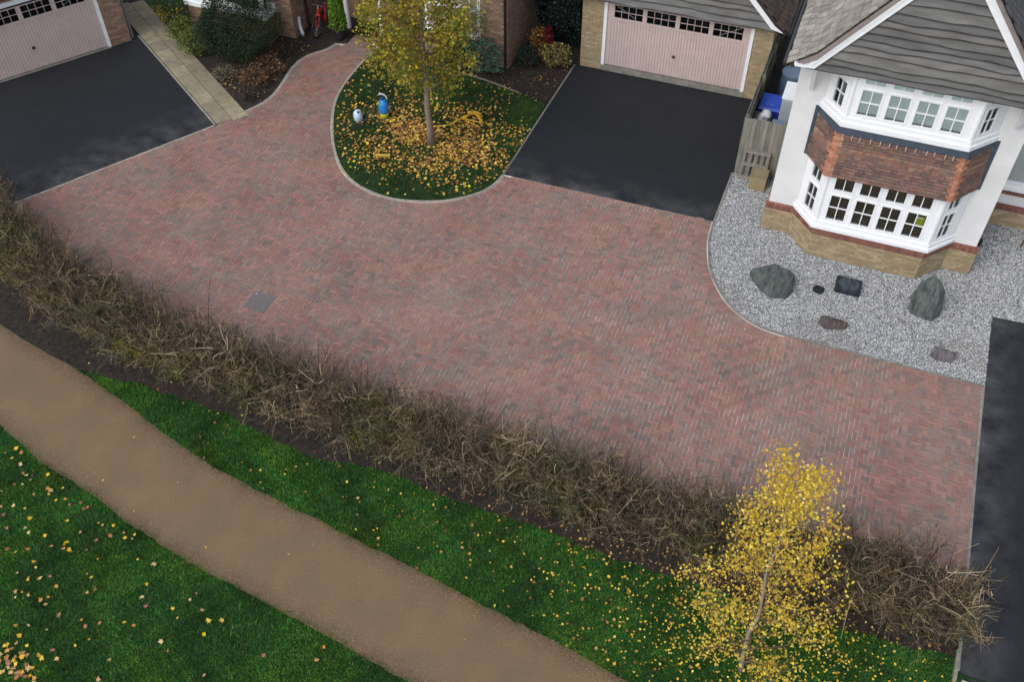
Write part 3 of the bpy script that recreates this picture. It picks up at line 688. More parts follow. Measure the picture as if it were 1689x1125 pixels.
def boards(parent, gx0, gx1, zb, slope, cxm, apex, y, pal, hmin=.15, hmax=.24):
    """waney-edged weatherboards filling a gable triangle"""
    z = zb
    while z < apex - .05:
        h = rnd.uniform(hmin, hmax); hw = min((gx1-gx0)/2, (apex-z)/slope); hw2 = max(.02, min(hw, (apex-z-h-.05)/slope)); n = 14
        mb = MB(); k = rnd.uniform(.85, 1.15); c = tuple(v*k for v in rnd.choice(pal)); ph = rnd.uniform(0, 9); am = rnd.uniform(.008, .02)
        lo_ = []; hi_ = []
        for q in range(n+1):
            t = q/n*2-1; x = cxm+t*hw; lo_.append((x, z + am*math.sin(x*2.7+ph) + am*.6*math.sin(x*6.1+2*ph))); hi_.append((cxm+t*hw2, z+h+.05))
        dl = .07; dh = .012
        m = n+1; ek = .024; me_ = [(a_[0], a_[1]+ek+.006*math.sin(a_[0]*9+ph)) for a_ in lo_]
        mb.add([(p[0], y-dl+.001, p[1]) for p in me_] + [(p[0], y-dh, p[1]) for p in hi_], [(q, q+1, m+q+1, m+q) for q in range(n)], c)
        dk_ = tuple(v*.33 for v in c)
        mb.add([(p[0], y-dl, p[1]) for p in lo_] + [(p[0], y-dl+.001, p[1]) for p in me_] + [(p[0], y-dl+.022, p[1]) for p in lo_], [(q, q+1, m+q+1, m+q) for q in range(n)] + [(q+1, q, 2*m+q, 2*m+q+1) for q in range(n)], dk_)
        mb.build('gable_board', M_board, parent); z += h
BRD = [s2l(*c) for c in ((114, 111, 111), (108, 106, 107), (120, 116, 114), (110, 108, 106), (104, 101, 102))]

# ================================================================== THE WHITE HOUSE WITH THE BAY
WH = thing('white_house', 'white rendered house with tile-hung double bay and grey boarded gable', 'house', (1.68, 20.75, 0))
body = MB().box(-.86, 4.17, 20.75, 30.0, .80, 5.3).build('rendered_wall', M_render, WH)
MB().box(-.905, 4.215, 20.725, 30.04, -.05, .80).build('plinth_core', M_mortar, WH)
# plinth with bay, in yellow brick under a red brick capping
plinth = MB().prism([(-.20, 20.9), (.372, 20.105), (3.008, 20.105), (3.58, 20.9)], -.05, .84).build('plinth', M_mortar, WH)
q = [300]
F1 = frame(-.93, 20.715, 1, 0); FB1 = frame(-.215, 20.715, .58, -.62); FB2 = frame(.365, 20.095, 1, 0); FB3 = frame(3.015, 20.095, .58, .62); F3 = frame(3.595, 20.715, 1, 0)
LC = math.hypot(.58, .62)
for F, L_ in ((F1, .72), (FB1, LC), (FB2, 2.65), (FB3, LC), (F3, .65)):
    brickwork(plinth, F, 0, L_, 0.005, .68, 'plinth', YEL, q)
cap = MB().prism([(-.24, 20.9), (.36, 20.085), (3.02, 20.085), (3.62, 20.9)], .69, .83).build('capping', M_mortar, WH)
qc = [300]
for F, L_ in ((F1, .72), (FB1, LC), (FB2, 2.65), (FB3, LC), (F3, .65)):
    G_ = frame(F(0, .022, 0)[0], F(0, .022, 0)[1], *F.u); soldier(cap, G_, 0, L_, .70, .845, 'cap', REDB, qc)
    n = max(1, round(L_/.225))
    for k in range(n):                                    # bull-nosed header row on top
        a0, a1 = L_*k/n+.004, L_*(k+1)/n-.004; kk_ = rnd.uniform(.85, 1.1); c = tuple(v*kk_ for v in rnd.choice(REDB))
        MB().hexa([G_(a0, .006, .80), G_(a1, .006, .80), G_(a1, -.08, .80), G_(a0, -.08, .80), G_(a0, -.004, .852), G_(a1, -.004, .852), G_(a1, -.08, .872), G_(a0, -.08, .872)], c).build('brick', M_brick, cap)
# side plinth (left return) and the recessed wing on the right
FS = frame(-.925, 24.0, 0, -1)
brickwork(plinth, FS, 0, 3.28, .005, .68, 'plinth', YEL, [40])
wing = MB().box(4.0, 9.0, 23.0, 30, -.05, 4.8).build('wing_wall', M_render, WH)
FW = frame(4.2, 22.985, 1, 0); qw = [120]
wc = MB().box(4.17, 9.0, 22.972, 23.0, -.05, .62).build('wing_plinth', M_mortar, WH)
brickwork(wc, frame(4.2, 22.97, 1, 0), 0, 2.6, .005, .46, 'plinth', YEL, qw)
soldier(wc, frame(4.2, 22.95, 1, 0), 0, 2.6, .49, .60, 'cap', REDB, qw)
MB().box(4.2, 6.8, 22.935, 22.99, .605, .66, REDB[0]).build('capping', M_brick, WH)
soldier(wc, frame(4.2, 22.965, 1, 0), 0, 2.6, .97, 1.09, 'cap', REDB, qw)
MB().box(4.3, 7.0, 22.9, 23.0, 1.13, 1.22).box(4.3, 7.0, 22.94, 23.0, 1.22, 1.33).build('window_sill', M_white, WH)
window(WH, frame(4.3, 22.97, 1, 0), 0, 2.6, 1.33, 2.6, [(.08, 1.25), (1.35, 2.5)], [(1.39, 2.5)], bars=1, split=(1,))
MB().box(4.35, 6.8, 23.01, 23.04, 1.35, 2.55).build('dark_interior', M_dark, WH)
# bay: core, sills, windows of both storeys
BW = [(-.22, 20.75), (.34, 20.17), (3.04, 20.17), (3.60, 20.75)]
def bay_ring(off, z0, z1, mat, name, back=20.9):
    P = [(-.22-off*.42, back), (-.22-off*.42, 20.75-off*.2), (.34-off*.38, 20.17-off), (3.04+off*.38, 20.17-off), (3.60+off*.42, 20.75-off*.2), (3.60+off*.42, back)]
    return MB().prism(P, z0, z1).build(name, mat, WH)
bay_ring(.10, .875, .965, M_white, 'window_sill'); bay_ring(.055, .965, 1.08, M_white, 'window_sill')
bay_ring(.09, 3.86, 3.975, M_white, 'window_sill'); bay_ring(.05, 3.975, 4.09, M_white, 'window_sill')
colsF = [(.21+.595*k, .21+.595*k+.42) for k in range(4)]
FWf = frame(.36, 20.16, 1, 0); lenC = math.hypot(.56, .58)
FWl = frame(-.22, 20.75, .56, -.58); FWr = frame(3.04, 20.17, .56, .58)
for (z0, r1, r2, z1, bl_) in ((1.08, (1.18, 1.90), (2.07, 2.50), 2.62, 'low'), (4.09, (4.20, 4.83), (4.99, 5.40), 5.55, 'up')):
    window(WH, FWf, 0, 2.66, z0, z1, colsF, [r1, r2]); 
    window(WH, FWl, .05, lenC-.04, z0, z1, [(.30, .63)], [r1, r2]); window(WH, FWr, .04, lenC-.05, z0, z1, [(.17, .50)], [r1, r2])
    for xx in (.36, 3.02):
        MB().tube([(xx, 20.185, z0), (xx, 20.185, z1)], .06, 8).build('corner_post', M_white, WH)
    bd = MB()
    if bl_ == 'low':
        z = r1[0]
        while z < r2[1]:
            bd.hexa([(.45, 20.26, z), (2.95, 20.26, z), (2.95, 20.27, z+.012), (.45, 20.27, z+.012), (.45, 20.262, z+.004), (2.95, 20.262, z+.004), (2.95, 20.272, z+.016), (.45, 20.272, z+.016)], s2l(120, 96, 62)); z += .05
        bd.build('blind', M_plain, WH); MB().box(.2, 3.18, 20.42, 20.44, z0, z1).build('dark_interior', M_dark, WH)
        for xx, s in ((.1, 1), (3.28, -1)):
            MB().hexa([(xx-.12*s, 20.66, z0), (xx+.16*s, 20.33, z0), (xx+.17*s, 20.35, z0), (xx-.11*s, 20.68, z0), (xx-.12*s, 20.66, z1), (xx+.16*s, 20.33, z1), (xx+.17*s, 20.35, z1), (xx-.11*s, 20.68, z1)], (.10, .09, .09)).build('blind', M_plain, WH)
    else:
        for c in colsF: bd.box(.36+c[0]-.01, .36+c[1]+.01, 20.205, 20.212, r1[0]+.03, r1[1]+.004, s2l(226, 236, 230)).box(.36+c[0]-.01, .36+c[1]+.01, 20.205, 20.212, r2[0]-.004, r2[1], s2l(226, 236, 230))
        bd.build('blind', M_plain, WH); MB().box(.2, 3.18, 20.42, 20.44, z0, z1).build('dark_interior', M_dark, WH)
        cu = MB()
        for k in range(5): cu.tube([(.19+.035*k, 20.47-.036*k, z0+.02), (.19+.035*k, 20.47-.036*k, z1)], .016, 6, s2l(150, 152, 156))
        for k in range(5): cu.tube([(3.2-.035*k, 20.47-.036*k, z0+.02), (3.2-.035*k, 20.47-.036*k, z1)], .016, 6, s2l(150, 140, 138))
        cu.build('curtain', M_plain, WH)
    MB().prism([(-.2, 20.9), (-.2, 20.76), (.35, 20.2), (3.03, 20.2), (3.58, 20.76), (3.58, 20.9)], z1-.02, z1+.02).build('bay_head', M_white, WH)
# yellow notice in the right hand lower window
MB().box(2.55, 2.755, 20.196, 20.20, 1.56, 1.80, s2l(186, 200, 40)).build('notice', M_plain, WH)
MB().box(2.58, 2.72, 20.192, 20.195, 1.74, 1.79, s2l(225, 232, 225)).build('notice', M_plain, WH)
# tile-hung skirt between the storeys
def sk(u, v):     # u 0..3 along three faces, v 0 bottom..1 top
    top = [(-.21, 20.75), (.315, 20.11), (3.065, 20.11), (3.59, 20.75)]; bot = [(-.29, 20.75), (.27, 19.985), (3.11, 19.985), (3.67, 20.75)]
    f = (1-v)**1.6; k = min(2, int(u)); t = u-k
    P = [[b[j]*f + a[j]*(1-f) for j in (0, 1)] for a, b in zip(top, bot)]
    return (P[k][0]+(P[k+1][0]-P[k][0])*t, P[k][1]+(P[k+1][1]-P[k][1])*t, 2.55 + 1.28*v)
core = MB()
for v0, v1 in ((0, .25), (.25, .5), (.5, .75), (.75, 1)):
    for k in range(3):
        core.add([sk(k, v0), sk(k+.9999, v0), sk(k+.9999, v1), sk(k, v1)], [(0, 1, 2, 3)])
core.add([sk(0, 0), sk(1, 0), sk(2, 0), sk(2.9999, 0)], [(3, 2, 1, 0)])
skirt = core.build('tile_hanging', M_mortar, WH)
TP = [s2l(*c) for c in ((116, 91, 82), (106, 85, 79), (124, 97, 86), (98, 81, 77), (114, 92, 84), (120, 91, 79))]
TO = [s2l(*c) for c in ((130, 99, 84), (116, 94, 86), (128, 106, 92), (124, 90, 80))]
ORG = [s2l(*c) for c in ((164, 114, 93), (156, 106, 86), (172, 123, 100))]
TM = {}
def tmesh(kind, wid):
    key = (kind, round(wid, 3))
    if key not in TM:
        TM[key] = []
        pal = TO if kind == 'club' else TP
        for q_ in range(8):
            k = rnd.uniform(.82, 1.15); c = tuple(v*k for v in pal[q_ % len(pal)]); a = wid/2-.002; mb = MB(); g = .08
            if kind == 'plain': out = [(-a, 0), (a, 0), (a, g*1.3), (-a, g*1.3)]
            else: out = [(-a, g*.42), (-a*.72, g*.12), (-a*.3, -g*.05), (a*.3, -g*.05), (a*.72, g*.12), (a, g*.42), (a, g*1.3), (-a, g*1.3)]
            n = len(out); th = lambda y: (.016 if kind == 'plain' else .018)*(1-max(0, y)/(g*1.3))+.002
            mb.add([(x, y, th(y)+.011) for x, y in out], [tuple(range(n))], c)
            mb.add([(x, y, th(y)-.004) for x, y in out] + [(x, y, th(y)+.011) for x, y in out], [(i, (i+1) % n, n+(i+1) % n, n+i) for i in range(n)], tuple(v*.4 for v in c))
            if kind == 'plain': mb.add([(-a, -.001, th(0)+.0112), (a, -.001, th(0)+.0112), (a, .009, th(.009)+.0114), (-a, .009, th(.009)+.0114)], [(0, 1, 2, 3)], tuple(v*.5 for v in c))
            TM[key].append(mb.mesh('hanging_tile', M_tile))
    return TM[key]
rows = 16; qs = [300]; lt_ = MB()
for r in range(rows):
    v = r/rows; v2 = (r+1)/rows; club = 7 <= r <= 9
    for k in (1, 0, 2):
        P0, P1, P2 = Vector(sk(k, v)), Vector(sk(k+.9999, v)), Vector(sk(k, v2)); du = (P1-P0); L_ = du.length; du.normalize()
        mid = (Vector(sk(k+.5, v2)) - Vector(sk(k+.5, v))).normalized(); nn = du.cross(mid).normalized(); dv = nn.cross(du)
        lo_ = .11 if k != 0 else .0; hi_ = L_-(.11 if k != 2 else 0.0)
        n = max(1, round((hi_-lo_)/.172)); wd = (hi_-lo_)/n; ms = tmesh('club' if club else 'plain', wd)
        off = .5 if r % 2 else 0
        for c in range(n):
            p = P0 + du*(lo_+wd*(c+.5)) ; 
            if off: p = p + du*wd*.25*(1 if c < n-1 else -1)*0
            R = Matrix(((du.x, dv.x, nn.x, 0), (du.y, dv.y, nn.y, 0), (du.z, dv.z, nn.z, 0), (0, 0, 0, 1))) @ Matrix.Rotation(rnd.uniform(-.015, .015), 4, 'Z')
            sh = wd*(.5 if (off and c < n-1) else 0); T = Matrix.Translation(p + du*sh*.5 + nn*rnd.uniform(0, .003)) @ R; me = ms[rnd.randrange(8)]
            if qs[0] > 0 and (k == 1 or r < 8):
                qs[0] -= 1; o = bpy.data.objects.new('hanging_tile', me); C.objects.link(o); o.parent = skirt; o.matrix_basis = T
            else:
                base_ = len(lt_.v); lt_.v += [tuple(T @ v_.co) for v_ in me.vertices]; lt_.f += [tuple(i+base_ for i in f_.vertices) for f_ in me.polygons]; lt_.c += [tuple(d_.color[:3]) for d_ in me.attributes['col'].data]
    for k in (1, 2):                                     # orange angle tiles on both corners
        P = Vector(sk(k, v)); wl, wr = (.15, .08) if r % 2 else (.08, .15)
        a = (Vector(sk(k-.2, v))-Vector(sk(k, v))).normalized() if k == 1 else (Vector(sk(1.8, v))-Vector(sk(2, v))).normalized()
        b = (Vector(sk(k+.2, v))-Vector(sk(k, v))).normalized(); up = (Vector(sk(k, v2))-P)*1.25
        na = Vector((a.y, -a.x, 0)).normalized(); na = na if na.y < 0 else -na; nb = Vector((b.y, -b.x, 0)).normalized(); nb = nb if nb.y < 0 else -nb
        e = (na+nb).normalized()*.036; kk = rnd.uniform(.88, 1.12); col = tuple(x*kk for x in rnd.choice(ORG))
        A0, B0 = P+a*wl+na*.032, P+b*wr+nb*.032; C0 = P+e; f_ = .55
        A1, B1, C1 = P+up+a*wl+na*.016, P+up+b*wr+nb*.016, P+up+e*f_
        MB().add([A0, C0, B0, A1, C1, B1, P+a*wl, P, P+b*wr], [(0, 1, 4, 3), (1, 2, 5, 4), (0, 6, 7, 1), (1, 7, 8, 2)], col).build('corner_tile', M_tile, skirt)
tag(lt_.build('small_tiles', M_tile, skirt), kind='stuff')
# lead over the skirt and down both sides
ld = MB(); LT = [(-.245, 20.76), (.29, 20.065), (3.09, 20.065), (3.625, 20.76)]; LB_ = [(-.255, 20.76), (.275, 20.045), (3.105, 20.045), (3.635, 20.76)]
for k in range(3):
    ld.hexa([(*LB_[k], 3.70), (*LB_[k+1], 3.70), (LB_[k+1][0], LB_[k+1][1]+.05, 3.70), (LB_[k][0], LB_[k][1]+.05, 3.70), (*LT[k], 3.862), (*LT[k+1], 3.862), (LT[k+1][0], LT[k+1][1]+.08, 3.862), (LT[k][0], LT[k][1]+.08, 3.862)])
ld.box(-.33, -.24, 20.735, 20.75, 2.5, 3.86); ld.box(3.62, 3.72, 20.735, 20.75, 2.5, 3.86)
ld.build('lead_flashing', M_lead, WH)
for k in range(13):
    x = .42 + k*.2 + rnd.uniform(-.03, .03); s_ = rnd.uniform(.02, .045)
    MB().hexa([(x, 20.028, 3.60), (x+.016, 20.028, 3.60), (x+.016, 20.05, 3.60), (x, 20.05, 3.60), (x, 20.036, 3.705), (x+.016, 20.036, 3.705), (x+.016, 20.06, 3.705), (x, 20.06, 3.705)], s2l(185, 182, 180)).build('lead_clip', M_plain, WH)
# gable with waney boards, white barge boards, brackets and tiled roof
CX = 1.72; SLP = 1.226; GZ = 5.26; AP = 8.06; GY = 19.97
MB().yprism([(CX-2.62, GZ-.02), (CX+2.62, GZ-.02), (CX, AP+.4)], GY, 20.6).build('gable_wall', M_dark, WH)
MB().box(-.8, 4.12, GY+.005, 20.76, GZ-.06, GZ-.02).build('gable_soffit', M_trim, WH)
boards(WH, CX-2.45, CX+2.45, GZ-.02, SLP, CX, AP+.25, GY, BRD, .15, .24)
for s in (-1, 1):
    X = lambda d_: CX + s*d_
    foot = 2.27                                          # half width where the barge board kicks out
    prof = [(0, AP), (foot, AP-foot*SLP), (foot+.42, AP-foot*SLP-.02), (foot+.45, AP-foot*SLP+.10), (foot+.18, AP-foot*SLP+.13), (0, AP+.365)]
    MB().yprism([(X(p[0]), p[1]) for p in (prof if s < 0 else prof[::-1])], GY-.10, GY-.05).build('barge_board', M_trim, WH)
    prof2 = [(0, AP+.20), (foot+.06, AP-foot*SLP+.08), (foot+.12, AP-foot*SLP+.13), (0, AP+.33)]
    MB().yprism([(X(p[0]), p[1]) for p in (prof2 if s < 0 else prof2[::-1])], GY-.125, GY-.102).build('barge_moulding', M_trim, WH)
for x in (-.53, 3.90):
    MB().hexa([(x-.045, 20.66, 4.28), (x+.045, 20.66, 4.28), (x+.045, 20.75, 4.28), (x-.045, 20.75, 4.28), (x-.045, GY+.05, 5.2), (x+.045, GY+.05, 5.2), (x+.045, 20.75, 5.2), (x-.045, 20.75, 5.2)]).build('gable_bracket', M_trim, WH)
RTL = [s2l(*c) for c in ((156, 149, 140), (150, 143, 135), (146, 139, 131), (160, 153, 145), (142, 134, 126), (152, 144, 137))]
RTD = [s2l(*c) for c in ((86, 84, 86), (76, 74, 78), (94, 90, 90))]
ev = (CX-2.82, 5.28); kn = (CX-2.27, 5.67); rg = (CX, 8.50)
roof = MB()
for s in (-1, 1):
    P = [(CX+s*2.82, 5.28), (CX+s*2.27, 5.67), (CX, 8.50), (CX, 8.38), (CX+s*2.2, 5.55), (CX+s*2.75, 5.18)]
    roof.yprism(P if s < 0 else P[::-1], GY-.07, 30.2)
roof = roof.build('roof', M('roof_bed', s2l(60, 55, 52), .2, 6, .95), WH)
qt = [300]; L1 = math.dist(ev, kn); L2 = math.dist(kn, rg)
seen = lambda p: p.y < 24.6
d1 = Vector((kn[0]-ev[0], 0, kn[1]-ev[1])).normalized(); d2_ = Vector((rg[0]-kn[0], 0, rg[1]-kn[1])).normalized()
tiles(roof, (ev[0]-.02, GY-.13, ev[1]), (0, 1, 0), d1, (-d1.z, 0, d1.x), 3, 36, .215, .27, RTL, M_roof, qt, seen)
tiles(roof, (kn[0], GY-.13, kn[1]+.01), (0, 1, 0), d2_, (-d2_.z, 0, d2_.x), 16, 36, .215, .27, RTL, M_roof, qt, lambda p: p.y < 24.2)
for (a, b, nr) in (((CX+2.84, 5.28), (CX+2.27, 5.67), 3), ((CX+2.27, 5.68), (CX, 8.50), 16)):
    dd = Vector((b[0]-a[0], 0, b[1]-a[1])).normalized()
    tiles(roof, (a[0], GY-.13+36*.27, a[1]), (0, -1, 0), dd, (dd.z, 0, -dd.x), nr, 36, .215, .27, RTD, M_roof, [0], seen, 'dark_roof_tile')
MB().tube([(CX, GY-.12, 8.54), (CX, 30.2, 8.54)], .12, 8, RTL[3]).build('ridge', M_roof, WH)
vg = MB()
for s in (-1, 1):
    P = [(CX+s*2.66, 5.37), (CX+s*2.27, 5.645), (CX, 8.47), (CX, 8.34), (CX+s*2.25, 5.51), (CX+s*2.5, 5.36)]
    vg.yprism(P if s < 0 else P[::-1], GY-.13, GY-.09, s2l(140, 128, 124))
vg.build('verge_mortar', M_rough, WH)
MB().tube([(CX-2.90, GY-.05, 5.23), (CX-2.90, 30.1, 5.23)], .055, 8, (.02, .02, .02)).build('gutter', M_plain, WH)

# ================================================================== THE MIDDLE GARAGE
GA = thing('brick_garage', 'yellow brick garage with pink double door beside the white house', 'garage', (-4.87, 26.42, 0))
shell = MB().box(-7.705, -7.05, 26.43, 33, -.05, 2.5).box(-2.57, -2.035, 26.43, 33, -.05, 2.5).box(-7.05, -2.57, 26.43, 26.75, 2.29, 2.5).build('wall', M_mortar, GA)
qg = [300]; FG = frame(-7.715, 26.425, 1, 0); loose = MB()
brickwork(shell, FG, 0, .67, .005, 2.48, 'garage', YEL, qg); brickwork(shell, FG, 5.15, 5.685, .005, 2.48, 'garage', YEL, qg)
soldier(shell, FG, .67, 5.15, 2.29, 2.48, 'lint', YEL, qg)
brickwork(shell, frame(-2.03, 26.42, 0, 1), 0, 6.5, .005, 2.48, 'garage', YEL, [0], loose=loose)
brickwork(shell, frame(-7.71, 32.9, 0, -1), 0, 6.48, .005, 2.48, 'garage', YEL, [0], loose=loose)
tag(loose.build('small_bricks', M_brick, shell), kind='stuff')
garage_door(GA, frame(-7.04, 26.45, 1, 0), 4.46, 2.26, .18)
GC = -4.87
MB().yprism([(GC-2.95, 2.45), (GC+2.95, 2.45), (GC, 5.35)], 26.2, 26.43).build('gable_wall', M_dark, GA)
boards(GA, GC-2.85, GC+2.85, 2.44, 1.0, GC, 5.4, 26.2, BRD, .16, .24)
for s in (-1, 1):
    X = lambda d_: GC + s*d_
    prof = [(0, 5.28), (2.75, 2.53), (3.08, 2.46), (3.1, 2.62), (2.87, 2.74), (0, 5.6)]
    MB().yprism([(X(p[0]), p[1]) for p in (prof if s < 0 else prof[::-1])], 26.10, 26.15).build('barge_board', M_trim, GA)
groof = MB()
for s in (-1, 1):
    P = [(GC+s*3.2, 2.50), (GC+s*2.85, 2.78), (GC, 5.64), (GC, 5.52), (GC+s*2.82, 2.66), (GC+s*3.18, 2.42)]
    groof.yprism(P if s < 0 else P[::-1], 26.09, 33.2)
groof = groof.build('roof', M('garage_roof_bed', s2l(58, 50, 48), .2, 6, .95), GA)
RTB = [s2l(*c) for c in ((78, 66, 62), (70, 60, 58), (86, 74, 68))]
for (a, b, nr) in (((GC+3.22, 2.50), (GC+2.85, 2.78), 2), ((GC+2.85, 2.79), (GC, 5.64), 19)):
    dd = Vector((b[0]-a[0], 0, b[1]-a[1])).normalized()
    tiles(groof, (a[0], 26.08+27*.26, a[1]), (0, -1, 0), dd, (dd.z, 0, -dd.x), nr, 27, .21, .26, RTB, M_roof, [0], seen, 'brown_roof_tile')
MB().tube([(GC+3.26, 26.1, 2.46), (GC+3.26, 33, 2.46)], .05, 8, (.02, .02, .02)).build('gutter', M_plain, GA)

# ================================================================== THE LEFT GARAGE
gu = (.563, .826); LO = (-24.713, 18.523)
FLd = frame(LO[0], LO[1], *gu)
LG = thing('brick_garage', 'brown brick garage with pink ribbed door at the left edge', 'garage', FLd(2.25, 0, 0))
lsh = MB().fbox(FLd, 4.5, 5.16, -6, -.012, -.05, 2.6).fbox(FLd, -.6, 0, -6, -.012, -.05, 2.6).fbox(FLd, 0, 4.5, -.4, -.012, 2.34, 2.6).build('wall', M_mortar, LG)
ql = [220]; brickwork(lsh, frame(*FLd(4.5, -.008, 0)[:2], *gu), 0, .665, .005, 2.55, 'brown', BRN, ql)
brickwork(lsh, frame(*FLd(0, -.008, 0)[:2], *gu), 0, 4.5, 2.36, 2.58, 'lintel', REDB, ql)
lz = MB(); FLs = frame(*FLd(5.165, 0, 0)[:2], -FLd.n[0], -FLd.n[1]); brickwork(lsh, FLs, 0, 5.9, .005, 2.55, 'brown', BRN, [0], loose=lz); tag(lz.build('small_bricks', M_brick, lsh), kind='stuff')
FLdd = frame(*FLd(0, -.06, 0)[:2], *gu); garage_door(LG, FLdd, 4.5, 2.1)
MB().fbox(FLd, -.1, 4.5, -.05, .04, 2.2, 2.34).build('lintel_board', M_trim, LG)
rm = MB(); 
rm.hexa([FLd(-.9, .3, 2.6), FLd(5.4, .3, 2.6), FLd(5.4, -6.2, 2.6), FLd(-.9, -6.2, 2.6), FLd(1.8, .1, 4.8), FLd(2.7, .1, 4.8), FLd(2.7, -6, 4.8), FLd(1.8, -6, 4.8)], RTB[0]).build('roof', M_roof, LG)
MB().tube([FLd(5.24, -.10, 0.02), FLd(5.24, -.10, 2.6)], .045, 8, s2l(120, 120, 126)).build('downpipe', M_plain, LG)

# ================================================================== THE BRICK HOUSE BEHIND THE TREE
BH = thing('brick_house', 'brown brick house with recessed porch behind the yellow tree', 'house', (-15.0, 26.6, 0))
core = MB().box(-21.0, -16.86, 24.76, 33, -.05, 5.0).box(-16.9, -13.55, 26.61, 33, -.05, 5.0).box(-13.6, -9.76, 25.48, 33, -.05, 5.0).build('wall', M_mortar, BH)
qb = [300]; lb = MB()
brickwork(core, frame(-9.755, 25.475, 0, 1), 0, 3.6, .005, 2.6, 'brown', BRN, qb, seen=lambda a, z: a < 2.2 and z < 2.1, loose=lb)
brickwork(core, frame(-13.6, 25.475, 1, 0), 0, 3.84, .005, 3.0, 'brown', BRN, qb, holes=[(1.1, 2.95, .9, 2.4)], seen=lambda a, z: a > 2.9, loose=lb)
brickwork(core, frame(-16.855, 24.755, 0, 1), 0, 1.85, .005, 2.6, 'brown', BRN, qb, seen=lambda a, z: z < 1.3, loose=lb)
brickwork(core, frame(-21.0, 24.755, 1, 0), 0, 4.14, .005, 2.6, 'brown', BRN, qb, holes=[(.8, 3.6, .85, 2.5)], seen=lambda a, z: a > 3.4 and z < 1.5, loose=lb)
brickwork(core, frame(-16.85, 26.605, 1, 0), 0, 3.25, .005, 2.2, 'brown', BRN, qb, holes=[(1.8, 2.95, 0, 2.2)], seen=lambda a, z: False, loose=lb)
tag(lb.build('small_bricks', M_brick, core), kind='stuff')
MB().box(-20.35, -17.45, 24.15, 24.76, -.05, .86, tuple(v*.9 for v in BRN[0])).build('bay_base', M_brick, BH)
lb2 = MB(); brickwork(core, frame(-20.35, 24.145, 1, 0), 0, 2.9, .005, .84, 'brown', BRN, [0], loose=lb2); brickwork(core, frame(-17.445, 24.145, 0, 1), 0, .6, .005, .84, 'brown', BRN, [0], loose=lb2)
tag(lb2.build('small_bricks', M_brick, core), kind='stuff')
MB().box(-20.42, -17.38, 24.08, 24.76, .86, 1.0).box(-20.36, -17.44, 24.12, 24.76, 1.0, 1.12).build('window_sill', M_white, BH)
window(BH, frame(-20.35, 24.15, 1, 0), 0, 2.9, 1.12, 2.5, [(.12+.7*k, .66+.7*k) for k in range(4)], [(1.2, 1.9), (2.02, 2.42)])
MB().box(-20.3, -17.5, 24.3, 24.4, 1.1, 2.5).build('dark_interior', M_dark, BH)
MB().box(-20.45, -17.35, 24.05, 24.76, 2.5, 2.62).build('bay_roof', M_lead, BH)
window(BH, frame(-12.5, 25.46, 1, 0), 0, 1.85, .9, 2.4, [(.1, .58), (.69, 1.17), (1.28, 1.75)], [(1.0, 1.7), (1.82, 2.3)])
MB().box(-12.6, -10.6, 25.38, 25.48, .82, .9).build('window_sill', M_white, BH)
MB().box(-15.0, -14.0, 26.58, 26.62, 0, 2.1, s2l(150, 116, 112)).build('front_door', M_plain, BH)
MB().box(-15.12, -15.0, 26.54, 26.63, 0, 2.25).box(-14.0, -13.88, 26.54, 26.63, 0, 2.25).box(-15.0, -14.0, 26.54, 26.63, 2.1, 2.25).build('door_frame', M_trim, BH)
for x in (-15.55, -14.32):
    MB().box(x-.055, x+.055, 25.9, 26.01, -.02, 2.4).build('porch_post', M_trim, BH)
MB().box(-15.9, -13.62, 25.8, 26.6, 2.4, 2.6, s2l(90, 80, 78)).build('porch_roof', M_roof, BH)
rf = MB()
for (x0, x1, y0) in ((-21.4, -16.4, 24.3), (-14.0, -9.35, 25.0)):
    xm = (x0+x1)/2; rf.yprism([(x0, 5.0), (x1, 5.0), (xm, 7.6)], y0, 33.3, RTB[0])
rf.yprism([(-16.6, 5.0), (-13.8, 5.0), (-15.2, 6.4)], 26.2, 33, RTB[0])
rf.build('roof', M_roof, BH)
MB().tube([(-9.83, 25.42, .12), (-9.83, 25.42, 5.0)], .04, 8, (.015, .015, .016)).tube([(-9.83, 25.42, .12), (-9.80, 25.30, .06)], .04, 8, (.015, .015, .016)).build('downpipe', M_plain, BH)
MB().tube([(-16.8, 25.55, .05), (-16.8, 25.55, .9), (-16.8, 25.35, 1.25), (-16.8, 25.3, 5.0)], .045, 8, (.03, .025, .022)).build('downpipe', M_plain, BH)

# ================================================================== FENCES, BINS AND THINGS BY THE WHITE HOUSE
FT = [s2l(*c) for c in ((128, 124, 116), (116, 114, 106), (138, 132, 124), (108, 108, 98), (122, 122, 112))]
def fence(label, F, L_, h, posts, bw=.105, rails_back=True):
    f = thing('timber_fence', label, 'fence', F(L_/2, 0, 0)); a = 0
    while a < L_-.02:
        b = min(a+bw, L_); k = rnd.uniform(.8, 1.15); c = tuple(v*k for v in rnd.choice(FT)); hh = h+rnd.uniform(-.012, .012)
        MB().hexa([F(a, .0, .02), F(b+.012, .012, .02), F(b+.012, -.004, .02), F(a, -.02, .02), F(a, .0, hh), F(b+.012, .012, hh), F(b+.012, -.004, hh), F(a, -.02, hh)], c).build('fence_board', M_wood, f); a += bw
    for z in (.3, .95, h-.2): MB().fbox(F, 0, L_, -.075, -.022, z, z+.075, FT[1]).build('fence_rail', M_wood, f)
    for p in posts: MB().fbox(F, p-.045, p+.045, -.13, -.04, -.05, h+.03, FT[3]).build('fence_post', M_wood, f)
    return f
fence('grey weathered board fence between garage drive and white house', frame(-2.05, 22.76, 1, 0), 1.17, 1.8, (.05, 1.1))
fence('long mossy board fence running back beside the yellow garage', frame(-2.04, 30.5, 0, -1), 7.7, 1.72, (.1, 1.9, 3.7, 5.5, 7.6))
